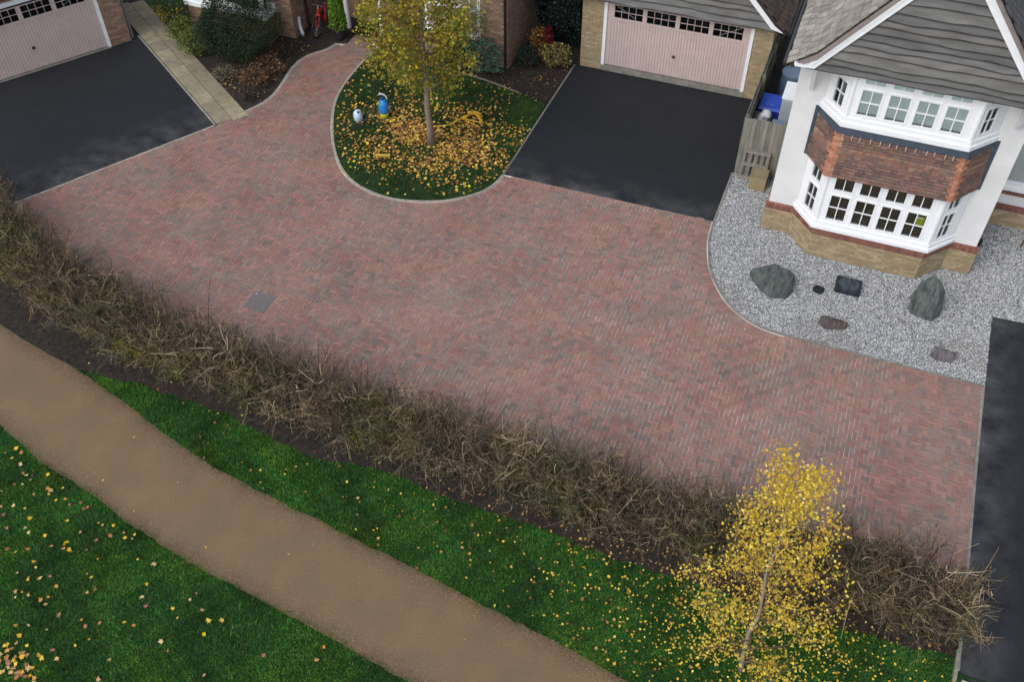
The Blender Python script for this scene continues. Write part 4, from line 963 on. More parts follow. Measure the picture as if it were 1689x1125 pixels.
pal_ = thing('wooden_pallet', 'grey wooden pallet leaning against the board fence', 'pallet', (-1.55, 22.65, 0))
PX0 = -1.91; PW = .74
def lean(a, d, z): return (PX0+a, 22.56+.13*(z/.88)+d, z)
for k, a in enumerate((0, .17, .33, .5, .64)):
    kk_ = rnd.uniform(.75, 1.05); c = tuple(v*kk_ for v in s2l(132, 126, 118)); w_ = .095
    MB().hexa([lean(a, -.02, .0), lean(a+w_, -.02, .0), lean(a+w_, 0, .0), lean(a, 0, .0), lean(a, -.02, .88), lean(a+w_, -.02, .88), lean(a+w_, 0, .88), lean(a, 0, .88)], c).build('plank', M_wood, pal_)
for z in (.02, .42, .80):
    kk_ = rnd.uniform(.8, 1.1); c = tuple(v*kk_ for v in s2l(136, 130, 124))
    MB().hexa([lean(0, .0, z), lean(PW, .0, z), lean(PW, .07, z), lean(0, .07, z), lean(0, .0, z+.08), lean(PW, .0, z+.08), lean(PW, .07, z+.08), lean(0, .07, z+.08)], c).build('bearer', M_wood, pal_)
    MB().hexa([lean(0, -.038, z), lean(PW, -.038, z), lean(PW, -.021, z), lean(0, -.021, z), lean(0, -.038, z+.075), lean(PW, -.038, z+.075), lean(PW, -.021, z+.075), lean(0, -.021, z+.075)], c).build('plank', M_wood, pal_)
pt = thing('square_planter', 'square tan stone planter in front of the leaning pallet', 'planter', (-1.33, 22.36, 0))
c = s2l(150, 137, 104)
MB().box(-1.55, -1.11, 22.16, 22.19, 0, .42, c).box(-1.55, -1.11, 22.53, 22.56, 0, .42, c).box(-1.55, -1.52, 22.19, 22.53, 0, .42, c).box(-1.14, -1.11, 22.19, 22.53, 0, .42, c).build('body', M_rough, pt, bevel=.006)
MB().box(-1.56, -1.10, 22.15, 22.195, .421, .45, tuple(v*.8 for v in c)).box(-1.56, -1.10, 22.525, 22.57, .421, .45, tuple(v*.8 for v in c)).box(-1.56, -1.515, 22.195, 22.525, .421, .45, tuple(v*.8 for v in c)).box(-1.145, -1.10, 22.195, 22.525, .421, .45, tuple(v*.8 for v in c)).build('rim', M_rough, pt)
MB().box(-1.515, -1.145, 22.195, 22.525, .01, .435, tuple(v*.9 for v in c)).build('top', M_rough, pt)
bn = thing('wheelie_bin', 'blue wheelie bin standing behind the board fence', 'bin', (-1.6, 24.82, 0)); bl_ = s2l(34, 62, 160)
MB().hexa([(-1.82, 24.58, .04), (-1.38, 24.58, .04), (-1.38, 25.06, .04), (-1.82, 25.06, .04), (-1.9, 24.5, 1.0), (-1.3, 24.5, 1.0), (-1.3, 25.16, 1.0), (-1.9, 25.16, 1.0)], bl_).build('body', M_plain, bn, bevel=.02)
MB().hexa([(-1.93, 24.46, 1.002), (-1.27, 24.46, 1.002), (-1.27, 25.18, 1.002), (-1.93, 25.18, 1.002), (-1.88, 24.52, 1.07), (-1.32, 24.52, 1.07), (-1.32, 25.18, 1.12), (-1.88, 25.18, 1.12)], s2l(44, 76, 178)).box(-1.75, -1.45, 24.62, 24.95, 1.075, 1.112, s2l(50, 84, 186)).build('lid', M_plain, bn, bevel=.015)
MB().tube([(-1.85, 25.22, 1.02), (-1.35, 25.22, 1.02)], .02, 8, (.02, .03, .1)).build('handle', M_plain, bn)
for x in (-1.86, -1.36): MB().tube([(x, 25.1, .1), (x+.05, 25.1, .1)], .1, 12, (.015, .015, .015)).build('wheel', M_plain, bn)
cb = thing('storage_cabinet', 'tall white storage cabinet against the side of the white house', 'cabinet', (-1.1, 24.27, 0))
MB().box(-1.27, -.91, 23.87, 24.66, 0, 1.86, s2l(168, 172, 170)).build('body', M_plain, cb)
MB().box(-1.29, -.905, 23.85, 24.68, 1.861, 1.91, s2l(226, 230, 232)).build('top', M_plain, cb)
MB().box(-1.24, -.94, 23.845, 23.868, .1, 1.8, s2l(150, 156, 156)).build('door', M_plain, cb); MB().box(-1.0, -.97, 23.82, 23.844, .9, 1.1, (.03, .03, .03)).build('handle', M_plain, cb)
gb = thing('recycling_box', 'dark grey recycling box holding a white bag behind fence', 'box', (-1.7, 23.75, 0))
MB().hexa([(-1.91, 23.82, 0), (-1.49, 23.82, 0), (-1.49, 24.34, 0), (-1.91, 24.34, 0), (-1.94, 23.78, 1.0), (-1.46, 23.78, 1.0), (-1.46, 24.38, 1.0), (-1.94, 24.38, 1.0)], s2l(84, 90, 92)).build('body', M_plain, gb, bevel=.02)
def blob(name, c, r, mat, parent, col, n=2, jit=.18, seed=1, flat=None, smooth=True):
    import bmesh
    bm = bmesh.new(); bmesh.ops.create_icosphere(bm, subdivisions=n, radius=1); R = random.Random(seed); ph = [R.uniform(0, 6) for _ in range(9)]
    for v in bm.verts:
        p = v.co; k = 1 + jit*(math.sin(p.x*3.1+ph[0])*math.sin(p.y*2.7+ph[1]) + .6*math.sin(p.z*4.3+ph[2]+p.x*2) + .35*math.sin(p.y*7+ph[3])*math.sin(p.z*6+ph[4]))
        if flat:
            for (nx, ny, nz, dd) in flat:
                e = p.x*nx+p.y*ny+p.z*nz
                if e*k > dd: k *= dd/max(e*k, 1e-6)*.97 + .03
        v.co = Vector((c[0]+p.x*r[0]*k, c[1]+p.y*r[1]*k, c[2]+p.z*r[2]*k))
    me = bpy.data.meshes.new(name); bm.to_mesh(me); bm.free(); setcol(me, np.tile(np.array(col), (len(me.vertices), 1))); me.materials.append(mat)
    if smooth:
        for p in me.polygons: p.use_smooth = True
    return put(name, me, parent)
tag(blob('rubbish_bag', (-1.66, 24.08, 1.08), (.17, .2, .14), M_plain, None, s2l(214, 216, 220), 3, .3, 5), 'crumpled white bag on the dark grey recycling box', 'bag')
sb = thing('slate_bin', 'slate blue lidded bin squeezed between fence and cabinet', 'bin', (-1.2, 23.45, 0))
MB().hexa([(-1.34, 23.34, 0), (-.98, 23.34, 0), (-.98, 23.78, 0), (-1.34, 23.78, 0), (-1.38, 23.3, 1.16), (-.95, 23.3, 1.16), (-.95, 23.82, 1.16), (-1.38, 23.82, 1.16)], s2l(92, 110, 128)).build('body', M_plain, sb, bevel=.02)
MB().box(-1.40, -.93, 23.28, 23.835, 1.161, 1.22, s2l(108, 128, 148)).build('lid', M_plain, sb, bevel=.02)
sb = thing('water_butt', 'slate blue water butt at the back of the side yard', 'tank', (-1.12, 26.4, 0))
MB().lathe([(.30, 0), (.34, .3), (.35, .8), (.33, 1.1)], -1.25, 26.45, 16, s2l(86, 106, 128)).build('body', M_plain, sb)
MB().lathe([(.345, 1.1), (.345, 1.16), (.1, 1.19)], -1.25, 26.45, 16, s2l(104, 124, 146)).build('lid', M_plain, sb)
tag(MB().tube([(4.33, 21.75, 0), (4.33, 21.75, .10), (4.33, 21.75, .30)], [.10, .12, .14], 10, (.012, .012, .013)).build('plant_pot', M_plain), 'small black plant pot at the white house corner', 'pot')
tag(MB().tube([(5.45, 22.25, -.02), (5.47, 22.24, .65)], .022, 6, s2l(96, 74, 58)).build('garden_stake', M_rough), 'thin brown wooden stake in gravel near the right edge', 'stake')

# ---- stones and covers in the gravel
def rock(name, label, pts, col, seed, amp=.03, cuts=5):
    import bmesh
    from mathutils import noise as mn
    bm = bmesh.new()
    for p in pts: bm.verts.new(p)
    r_ = bmesh.ops.convex_hull(bm, input=bm.verts[:]); bmesh.ops.delete(bm, geom=[g for g in r_['geom_interior'] if isinstance(g, bmesh.types.BMVert)], context='VERTS')
    bmesh.ops.triangulate(bm, faces=bm.faces[:])
    for it in range(3):
        bmesh.ops.subdivide_edges(bm, edges=[e for e in bm.edges if e.calc_length() > .07], cuts=1, use_grid_fill=True)
        bmesh.ops.triangulate(bm, faces=bm.faces[:])
        bmesh.ops.smooth_vert(bm, verts=bm.verts[:], factor=.08 if it else .18, use_axis_x=True, use_axis_y=True, use_axis_z=True)
    bmesh.ops.recalc_face_normals(bm, faces=bm.faces[:]); bm.normal_update()
    for v in bm.verts:
        q_ = v.co*3.1+Vector((seed, seed*2, 0)); v.co += v.normal*(amp*mn.noise(q_)+amp*.7*mn.noise(Vector((q_.x*2.2, q_.y*4.5, q_.z*1.2)))+amp*.35*mn.noise(q_*7))
    me = bpy.data.meshes.new(name); bm.to_mesh(me); bm.free(); setcol(me, np.tile(np.array(col), (len(me.vertices), 1))); me.materials.append(M_stone)
    return tag(put(name, me), label, 'rock', 'rocks set in the gravel')
rock('boulder', 'large wedge-shaped dark green boulder on gravel near the curved edge', [(-.84, 18.8, -.05), (-.66, 18.52, -.05), (-.2, 18.12, -.05), (.16, 18.26, -.05), (.3, 18.6, -.05), (.05, 18.95, -.05), (-.5, 19.02, -.05), (-.84, 18.84, .2), (-.16, 18.36, .40), (.2, 18.5, .42), (.24, 18.78, .44), (-.32, 19.08, .36), (-.74, 18.66, .14)], s2l(78, 83, 82), 4)
rock('boulder', 'tall pointed grey-green boulder standing on gravel before the bay', [(2.93, 18.98, -.05), (3.1, 18.78, -.05), (3.56, 18.70, -.05), (3.72, 18.95, -.05), (3.62, 19.32, -.05), (3.1, 19.36, -.05), (2.95, 19.02, .5), (3.12, 18.86, .6), (3.54, 18.82, .55), (3.7, 19.08, .6), (3.4, 19.34, .7), (3.06, 19.1, .86), (3.2, 19.02, 1.0), (3.4, 19.04, 1.0), (3.5, 19.16, .88), (3.28, 19.22, 1.0)], s2l(80, 86, 85), 9, .035)
rock('flat_rock', 'long low brown-grey rock lying in gravel below the boulders', [(1.02, 17.74, -.04), (1.2, 17.58, -.04), (1.66, 17.72, -.04), (1.72, 17.86, -.04), (1.3, 17.86, -.04), (1.04, 17.82, .17), (1.2, 17.66, .2), (1.66, 17.76, .18), (1.7, 17.86, .15), (1.12, 17.9, .17)], s2l(88, 78, 77), 14, .015)
rock('flat_rock', 'flat mauve-grey slate lump in gravel beside the right drive', [(3.6, 17.6, -.04), (3.68, 17.47, -.04), (4.1, 17.5, -.04), (4.12, 17.68, -.04), (3.62, 17.72, -.04), (3.6, 17.62, .2), (3.7, 17.53, .2), (4.12, 17.55, .21), (4.14, 17.7, .2), (3.62, 17.74, .21)], s2l(100, 94, 100), 21, .01)
bb = thing('bird_bath', 'black square stone basin set in the gravel', 'basin', (1.52, 19.18, 0)); dk = s2l(38, 43, 50)
o = MB().box(1.22, 1.82, 18.93, 19.43, -.02, .15, dk).build('body', M_stone, bb, bevel=.03)
MB().lathe([(.235, .152), (.22, .156), (.18, .1515), (.02, .1512)], 1.52, 19.18, 24, s2l(62, 69, 76), 1.1, .92).build('bowl', M_stone, bb)
tag(MB().prism([(.74, 18.78), (.92, 18.72), (1.0, 18.82), (.98, 18.93), (.82, 18.97), (.73, 18.9)], -.02, .08, s2l(30, 33, 40)).build('small_stone', M_stone, bevel=.015), 'small black stone block beside the square basin', 'rock', 'rocks set in the gravel')
mh = thing('drain_cover', 'square galvanised drain cover set in the block paving', 'drain cover', (-11.76, 13.73, 0))
MB().box(-12.055, -11.465, 13.435, 14.025, -.03, -.002, (1.0, .98, .96)).build('frame', M_steel, mh)
MB().box(-12.02, -11.50, 13.47, 13.99, -.003, .001, (1, 1, 1)).build('plate', M_steel, mh)
td = MB()
for i in range(11):
    for j in range(11):
        x, y = -12.0+.045*i+.02, 13.49+.045*j+.02; a = .012; b = .005
        if (i+j) % 2: a, b = b, a
        td.box(x-a, x+a, y-b, y+b, .0012, .004, (1.25, 1.25, 1.25))
tag(td.build('tread', M_steel, mh), kind='stuff')
MB().box(-11.99, -11.965, 13.93, 13.975, .0015, .006, (4, 4, 4)).build('key_hole', M_steel, mh)

# ================================================================== THINGS ON THE ROUND LAWN
spz = thing('garden_sprayer', 'blue pressure sprayer with yellow base standing on the leafy lawn', 'sprayer', (-12.3, 21.73, 0))
cx_, cy_ = -12.26, 21.78; bl2 = s2l(40, 134, 206); ye = s2l(206, 204, 40)
MB().lathe([(.10, .0), (.125, .02), (.13, .12), (.135, .16)], cx_, cy_, 18, ye).build('base', M_plain, spz, True)
MB().lathe([(.135, .161), (.15, .24), (.155, .42), (.13, .52), (.08, .58), (.05, .60)], cx_, cy_, 18, bl2).build('tank', M_plain, spz, True)
MB().lathe([(.045, .60), (.06, .615), (.06, .66), (.03, .68)], cx_, cy_, 14, s2l(26, 60, 110)).tube([(cx_, cy_, .68), (cx_, cy_, .75)], .018, 8, s2l(30, 60, 110)).build('pump', M_plain, spz)
MB().tube([(cx_-.1, cy_, .73), (cx_-.06, cy_, .775), (cx_+.07, cy_, .77), (cx_+.13, cy_, .71), (cx_+.14, cy_, .64)], .022, 8, s2l(190, 196, 200)).build('handle', M_plain, spz)
MB().tube([(cx_-.10, cy_-.09, .47), (cx_-.12, cy_-.11, .52)], .05, 10, ye).build('filler_cap', M_plain, spz)
tag(MB().tube([(-12.31, 21.72, .66), (-12.42, 21.5, .5), (-12.6, 21.05, .16), (-12.78, 20.75, .10), (-13.05, 20.2, .08)], [.016, .018, .02, .02, .016], 7, (.02, .018, .018)).tube([(-12.62, 21.0, .12), (-12.68, 20.9, .09)], .024, 8, (.02, .02, .02)).build('spray_lance', M_plain), 'long black spray lance leaning from the sprayer to the kerb', 'lance')
ct = thing('plastic_canister', 'white plastic canister with dark cap beside the spray lance', 'canister', (-12.9, 21.35, 0))
MB().lathe([(.10, 0), (.13, .02), (.135, .18), (.12, .27), (.07, .33), (.04, .345)], -12.9, 21.36, 18, s2l(190, 214, 236)).build('body', M_plain, ct, True)
MB().tube([(-12.86, 21.31, .30), (-12.84, 21.28, .345)], .034, 12, s2l(40, 44, 60)).build('cap', M_plain, ct)
R = random.Random(3); rp = []
arch = [(-10.62, 21.74), (-10.3, 21.95), (-10.1, 22.12), (-9.98, 22.4), (-9.84, 22.72), (-9.62, 22.66), (-9.48, 22.38)]
for k in range(9):                                       # loose hanks laid to and fro along one arch
    L_ = arch[3:] if k % 2 else arch[3:][::-1]
    if k == 0: L_ = arch
    for p in L_: rp.append((p[0]+R.uniform(-.07, .07), p[1]+R.uniform(-.07, .07), .07+.02*k*R.random()))
rp.append((-9.4, 22.2, .05))
tag(MB().tube(smooth_line(rp, 4), .014, 5, s2l(226, 180, 52)).build('rope', M_plain), 'tangled yellow rope heap lying on leaves near tree', 'rope')
br = thing('brush_head', 'yellow brush head without handle lying on the lawn', 'brush', (-11.46, 19.9, 0))
MB().hexa([(-11.65, 19.90, .05), (-11.25, 20.02, .05), (-11.265, 20.09, .05), (-11.665, 19.97, .05), (-11.65, 19.905, .085), (-11.25, 20.025, .085), (-11.265, 20.085, .085), (-11.665, 19.965, .085)], s2l(190, 168, 70)).build('stock', M_plain, br)
bt = MB()
for k in range(22):
    t = (k+.5)/22
    for m in range(2): x, y = -11.65+.4*t, 19.915+.12*t+.03*m; bt.tube([(x, y, .05), (x, y-.02, 0.004)], .007, 4, s2l(150, 128, 56))
tag(bt.build('bristles', M_rough, br), kind='stuff')
import bmesh
bm = bmesh.new(); bmesh.ops.create_uvsphere(bm, u_segments=16, v_segments=10, radius=.04)
for v in bm.verts: v.co += Vector((-8.65, 19.57, .055)); 
me = bpy.data.meshes.new('ball'); bm.to_mesh(me); bm.free(); setcol(me, np.tile(np.array(s2l(212, 226, 40)), (len(me.vertices), 1))); me.materials.append(M_rough)
for p in me.polygons: p.use_smooth = True
tag(put('ball', me), 'small yellow-green ball on the lawn by the kerb', 'ball')
# ---- bicycle, pipe and pot by the porch
bk = thing('bicycle', 'red bicycle standing front-on beside the brick wall', 'bicycle', (-16.3, 25.5, 0))
bx, y0, y1 = -16.22, 25.08, 26.1
def bike(a, z): return (bx + .04*z, a, z)
for yy in (y0, y1):
    ring = [bike(yy+.33*math.cos(t*math.pi/12), .34+.33*math.sin(t*math.pi/12)) for t in range(25)]
    wl = MB().tube(ring, .022, 6, (.015, .015, .015), False).build('wheel', M_plain, bk); sp_ = MB()
    for t in range(12): sp_.tube([bike(yy, .34), bike(yy+.32*math.cos(t*math.pi/6), .34+.32*math.sin(t*math.pi/6))], .003, 3, s2l(170, 170, 170))
    sp_.build('spokes', M_plain, wl)
rd = s2l(176, 28, 40)
MB().tube([bike(y1, .34), bike(25.75, .82), bike(25.28, .82), bike(25.6, .3), bike(25.75, .82)], .026, 8, rd).tube([bike(y1, .34), bike(25.6, .3)], .018, 6, rd).build('frame', M_plain, bk)
MB().tube([bike(25.27, .9), bike(25.22, .72)], .034, 8, rd).tube([(bx-.04, 25.2, .7), (bx-.05, y0, .34)], .016, 6, rd).tube([(bx+.09, 25.2, .7), (bx+.07, y0, .34)], .016, 6, rd).tube([(bx-.04, 25.21, .71), (bx+.1, 25.21, .71)], .018, 6, rd).build('fork', M_plain, bk)
MB().tube([bike(25.27, .9), bike(25.27, 1.02)], .016, 6, (.5, .5, .5)).tube([(bx-.24, 25.36, 1.04), (bx-.14, 25.25, 1.03), (bx+.22, 25.25, 1.03), (bx+.32, 25.36, 1.04)], .014, 6, (.02, .02, .02)).build('handlebar', M_plain, bk)
MB().hexa([(bx-.04, 25.62, .95), (bx+.12, 25.62, .95), (bx+.16, 25.9, .96), (bx-.08, 25.9, .96), (bx, 25.62, .99), (bx+.08, 25.62, .99), (bx+.14, 25.9, 1.02), (bx-.06, 25.9, 1.02)], (.02, .02, .02)).tube([bike(25.75, .82), bike(25.76, .96)], .014, 6, (.4, .4, .4)).build('saddle', M_plain, bk)
tag(MB().tube([(-16.72, 24.98, .02), (-16.70, 24.94, .10), (-16.78, 24.98, .3), (-16.80, 25.02, .62)], [.05, .055, .055, .05], 9, s2l(200, 204, 208)).build('drain_pipe', M_plain), 'short white bent pipe at the foot of the brick corner', 'pipe')

# ================================================================== TREES AND SHRUBS
def ell_pts(n, c, r, shell=.55, lump=.18, seed=0):
    u = unit(rng.normal(size=(n, 3))); R_ = np.random.default_rng(seed); ph = R_.uniform(0, 6, 6)
    k = 1 + lump*(np.sin(u[:, 0]*4+ph[0])*np.sin(u[:, 1]*4+ph[1]) + .7*np.sin(u[:, 2]*5+ph[2]+u[:, 0]*3) + .5*np.sin(u[:, 1]*9+ph[3])*np.sin(u[:, 0]*8+ph[4]))
    rad = (shell + (1-shell)*rng.random(n)**.6)*k
    return np.array(c) + u*rad[:, None]*np.array(r)
def stems(parent, base, tips, r0, col, name='stems', mat=None):
    b = np.array(base)+rng.normal(0, .04, (len(tips), 3))*[1, 1, 0]; dv_ = tips-b; L_ = np.linalg.norm(dv_, axis=1)
    return put(name, twig_mesh(name, b, dv_, L_, r0, r0*.3, pick([col], len(tips)), mat or M_twig, .08, -.0, 4, 4), parent)
def shrub(label, base, r, h, n, size, pal, group='garden shrubs', stemcol=s2l(70, 56, 46), shell=.55, seed=0, name='shrub', lump=.18, up=.4, wid=.36, extra=None):
    t = thing(name, label, 'shrub', (base[0], base[1], 0), group)
    P = ell_pts(n, (base[0], base[1], h*.53), (r[0], r[1], h*.5), shell, lump, seed); P = P[P[:, 2] > .02]
    cols = pick(pal, len(P), .2)
    if extra is not None: cols = extra(P, cols)
    put('foliage', leaf_mesh('foliage', P, rng.uniform(size*.7, size*1.3, len(P)), cols, M_leaf, up, wid), t)
    tips = ell_pts(26, (base[0], base[1], h*.5), (r[0]*.85, r[1]*.85, h*.42), .7, .1, seed); tips = tips[tips[:, 2] > .08]
    stems(t, (base[0], base[1], -.02), tips, .012, stemcol); return t
DG = [s2l(*c) for c in ((44, 66, 42), (36, 56, 38), (54, 76, 46), (62, 72, 50), (30, 48, 34))]
shrub('large dense dome-shaped dark green shrub under the white bay window', (-17.85, 23.1), (1.32, .98), 2.05, 22000, .055, DG+[s2l(66, 72, 48)], seed=2, shell=.72, lump=.15, wid=.24)
VG = [s2l(*c) for c in ((120, 128, 62), (92, 112, 54), (140, 140, 76), (70, 92, 50), (106, 116, 60))]
shrub('gold and green variegated shrub spilling over the slab path', (-19.35, 22.85), (.55, .5), .85, 2600, .05, VG, seed=3)
shrub('dark blue-green leafy shrub between the variegated and dome shrubs', (-18.95, 23.45), (.55, .5), 1.1, 2200, .06, [s2l(*c) for c in ((48, 66, 60), (38, 54, 52), (60, 80, 72), (34, 44, 44))], seed=4)
shrub('small gold-edged shrub next to the dark shrub on the slab path', (-20.2, 23.35), (.5, .45), .8, 2000, .05, VG, seed=5)
shrub('tall green shrub with yellow flower heads by the slab path', (-20.9, 24.0), (.65, .55), 1.35, 2600, .055, [s2l(*c) for c in ((62, 84, 46), (48, 70, 40), (80, 98, 52))], seed=6,
      extra=lambda P, c: np.where(((P[:, 2] < .9) & (P[:, 1] < 23.85) & (rng.random(len(P)) < .28))[:, None], np.array(s2l(206, 160, 40)), c))
shrub('dark reddish twiggy shrub squeezed behind the dome shrub', (-19.0, 24.05), (.4, .35), 1.2, 700, .05, [s2l(*c) for c in ((70, 50, 46), (60, 52, 44), (84, 60, 50))], seed=7)
BRNP = [s2l(*c) for c in ((140, 104, 76), (116, 84, 64), (158, 122, 90), (92, 70, 56), (84, 80, 58))]
shrub('low dried brown plant at the tip of the left bed', (-16.75, 22.0), (.5, .4), .42, 900, .06, BRNP, seed=8, name='dried_plant')
shrub('low rusty brown plant below the dome shrub', (-16.75, 22.75), (.6, .45), .45, 1000, .055, BRNP, seed=9, name='dried_plant')
shrub('sparse pale straw plant beside the slab path', (-17.75, 21.9), (.4, .35), .4, 420, .05, [s2l(*c) for c in ((130, 122, 92), (104, 100, 76), (150, 140, 108))], seed=10, name='dried_plant')
shrub('small dark grey heather at the kerb end of the bed', (-16.5, 21.25), (.32, .3), .3, 900, .03, [s2l(*c) for c in ((58, 58, 60), (46, 48, 48), (70, 70, 72))], seed=11)
cf = thing('potted_conifer', 'bright green conifer in a dark pot beside the porch', 'conifer', (-15.52, 25.25, 0), 'garden shrubs')
n = 4200; tt = rng.random(n)**.8; ang = rng.uniform(0, 6.28, n); rad = (.29*(1-tt)**.6+.03)*(.7+.3*rng.random(n)); zz = .38+1.75*tt
put('foliage', leaf_mesh('foliage', np.stack([-15.52+rad*np.cos(ang), 25.25+rad*np.sin(ang), zz], 1), rng.uniform(.05, .09, n), pick([s2l(*c) for c in ((112, 150, 44), (92, 132, 38), (134, 168, 58), (74, 112, 34))], n), M_leaf, .6, .25), cf)
MB().lathe([(.16, 0), (.21, .30), (.23, .33), (.21, .34)], -15.52, 25.25, 16, s2l(38, 38, 42)).build('pot', M_plain, cf); MB().tube([(-15.52, 25.25, .2), (-15.52, 25.25, 1.6)], [.03, .012], 6, s2l(80, 62, 50)).build('trunk', M_bark, cf)
shrub('round blue-green shrub by the brick corner downpipe', (-10.35, 24.98), (.58, .42), 1.1, 2600, .055, [s2l(*c) for c in ((92, 124, 106), (74, 106, 92), (112, 142, 122), (58, 84, 72))], seed=12, shell=.75)
shrub('low dark green shrub behind the yellow tree crown', (-11.35, 25.0), (.6, .4), .95, 2000, .055, DG, seed=13)
shrub('tall loose grey-green shrub climbing the brick front', (-10.9, 25.2), (.6, .22), 2.3, 1900, .055, [s2l(*c) for c in ((98, 108, 78), (116, 116, 70), (80, 94, 72), (128, 118, 62))], seed=14, shell=.3)
shrub('big dark evergreen filling the gap beside the yellow garage', (-8.62, 27.3), (.95, .95), 3.3, 7500, .085, [s2l(*c) for c in ((36, 50, 48), (28, 40, 40), (46, 60, 56), (24, 34, 34))], seed=15, shell=.7)
shrub('small dark green ball shrub at the brick corner foot', (-9.25, 25.85), (.36, .34), .65, 1400, .045, [s2l(*c) for c in ((44, 62, 50), (36, 52, 42), (54, 72, 56))], seed=16, shell=.7)
shrub('orange-leaved shrub against the brick side wall', (-9.15, 26.55), (.32, .35), .95, 800, .05, [s2l(*c) for c in ((176, 124, 60), (150, 98, 50), (190, 146, 76))], seed=17)
shrub('pale yellow-green shrub at the corner of the tarmac drive', (-8.42, 26.1), (.5, .38), .75, 1300, .065, [s2l(*c) for c in ((176, 172, 96), (140, 110, 74), (122, 92, 70), (150, 158, 84), (104, 84, 60))], seed=18)
shrub('small crimson-leaved shrub before the dark evergreen', (-8.85, 26.62), (.2, .18), 1.05, 420, .05, [s2l(*c) for c in ((150, 26, 48), (120, 22, 40), (96, 30, 38))], seed=19)

def limb_tree(t, base, top, r0, limbs, seed, col, barkname='trunk', limbcol=None):
    """trunk plus ascending limbs; returns points along the outer limbs"""
    R_ = random.Random(seed); base = Vector(base); top = Vector(top); mb = MB(); n = 9; pts = []
    for i in range(n+1):
        f = i/n; p = base.lerp(top, f) + Vector((R_.uniform(-1, 1), R_.uniform(-1, 1), 0))*.045*(0 < i < n); pts.append(p)
    mb.tube(pts, [r0*(1.25 if i == 0 else 1)*(1-.86*i/n) for i in range(n+1)], 10, col); mb.build(barkname, M_bark, t, True)
    ends = []; mb = MB(); col = limbcol or col
    for (f, az, el, L_) in limbs:
        p = base.lerp(top, f); d_ = Vector((math.cos(az)*math.cos(el), math.sin(az)*math.cos(el), math.sin(el))); q_ = [p]
        for k in range(1, 6):
            d_ = (d_ + Vector((R_.uniform(-.16, .16), R_.uniform(-.16, .16), R_.uniform(-.04, .16)))).normalized(); q_.append(q_[-1]+d_*L_/5)
        rr = r0*(1-.8*f)*.36; mb.tube(q_, [rr*(1-.85*k/5) for k in range(6)], 6, col)
        for k in range(2, 6):
            for m in range(3):
                e = (d_ + Vector((R_.uniform(-1, 1), R_.uniform(-1, 1), R_.uniform(-.3, .6)))*.9).normalized(); l2 = L_*R_.uniform(.16, .38)*(1.2-k*.1)
                s_ = q_[k]; e1 = s_+e*l2*.5; e2 = e1+(e+Vector((R_.uniform(-.3, .3), R_.uniform(-.3, .3), R_.uniform(-.2, .3)))).normalized()*l2*.5
                mb.tube([s_, e1, e2], [rr*.3, rr*.2, rr*.08], 4, col); ends += [(e1.lerp(e2, .2)), e2, e1.lerp(e2, .6)]
    mb.build('branches', M_bark, t); return np.array([tuple(e) for e in ends])
# ---- the yellow maple on the round lawn
MT = thing('maple_tree', 'yellow-leaved young maple on the round front lawn', 'tree', (-10.4, 21.0, 0), 'autumn trees')
R = random.Random(5)
limbs = [(.30+.06*(k % 11)+R.uniform(0, .03), k*2.4, R.uniform(.25, .75)+(.3 if k % 11 > 6 else 0), R.uniform(1.25, 1.85)*(1 if k % 11 < 8 else .8)) for k in range(30)]
E1 = limb_tree(MT, (-10.4, 21.0, -.03), (-10.5, 21.1, 5.6), .105, limbs, 6, s2l(136, 118, 104))
cen = np.array([-10.55, 21.15, 3.75]); rad = np.array([1.62, 1.6, 2.15])
fill = ell_pts(520, cen, rad*1.0, .45, .1, 31); anchors = np.concatenate([E1, fill]); u = (anchors-cen)/rad; anchors = anchors[(np.linalg.norm(u, axis=1) < 1.12) & (anchors[:, 2] > 1.55)]
NM = 14500; wt = rng.gamma(.9, 1, len(anchors)); idx = rng.choice(len(anchors), NM, p=wt/wt.sum()); P = anchors[idx] + rng.normal(0, .12, (NM, 3)); idx = idx[P[:, 2] > 1.4]; P = P[P[:, 2] > 1.4]
MAP = [s2l(*c) for c in ((176, 160, 50), (152, 142, 54), (196, 178, 56), (140, 124, 58), (124, 130, 58), (150, 118, 56), (112, 128, 54))]
cl = np.array(MAP)[(idx*7919 % 7)][:len(P)]; cl = np.where((rng.random(len(P)) < .5)[:, None], pick(MAP, len(P)), cl*rng.uniform(.75, 1.15, (len(P), 1)))
put('crown', leaf_mesh('crown', P, rng.uniform(.055, .105, len(P)), cl, M_leaf, .5, .42), MT)
# ---- the golden birch at the hedge
BT = thing('birch_tree', 'slender golden birch on the verge at the hedge', 'tree', (1.13, 8.62, 0), 'autumn trees')
R = random.Random(8)
limbs = []
for k in range(66):
    f = .05+.91*((k+.5)/66)**1.15; prof = 1.5*min(1, .85+f)*(1-.62*max(0, f-.35)/.65); limbs.append((f, k*2.4+R.uniform(-.4, .4), R.uniform(.15, .75)+.45*f, prof*R.uniform(.7, 1.1)))
E2 = limb_tree(BT, (1.08, 8.61, -.03), (.88, 8.92, 5.65), .042, limbs, 9, s2l(160, 150, 136), limbcol=s2l(112, 92, 76))
NB = 7200; wt = rng.gamma(.7, 1, len(E2)); idx = rng.choice(len(E2), NB, p=wt/wt.sum()); P = E2[idx] + rng.normal(0, .085, (NB, 3)); P = P[P[:, 2] > .3]
tz = rng.uniform(.5, 5.4, 800); tr_ = rng.normal(0, .22, (800, 2)); P = np.concatenate([P, np.stack([1.08-.2*tz/5.65+tr_[:, 0], 8.61+.31*tz/5.65+tr_[:, 1], tz], 1)])
BIR = [s2l(*c) for c in ((226, 194, 58), (234, 206, 76), (210, 172, 52), (216, 188, 78), (186, 150, 56), (238, 218, 116))]
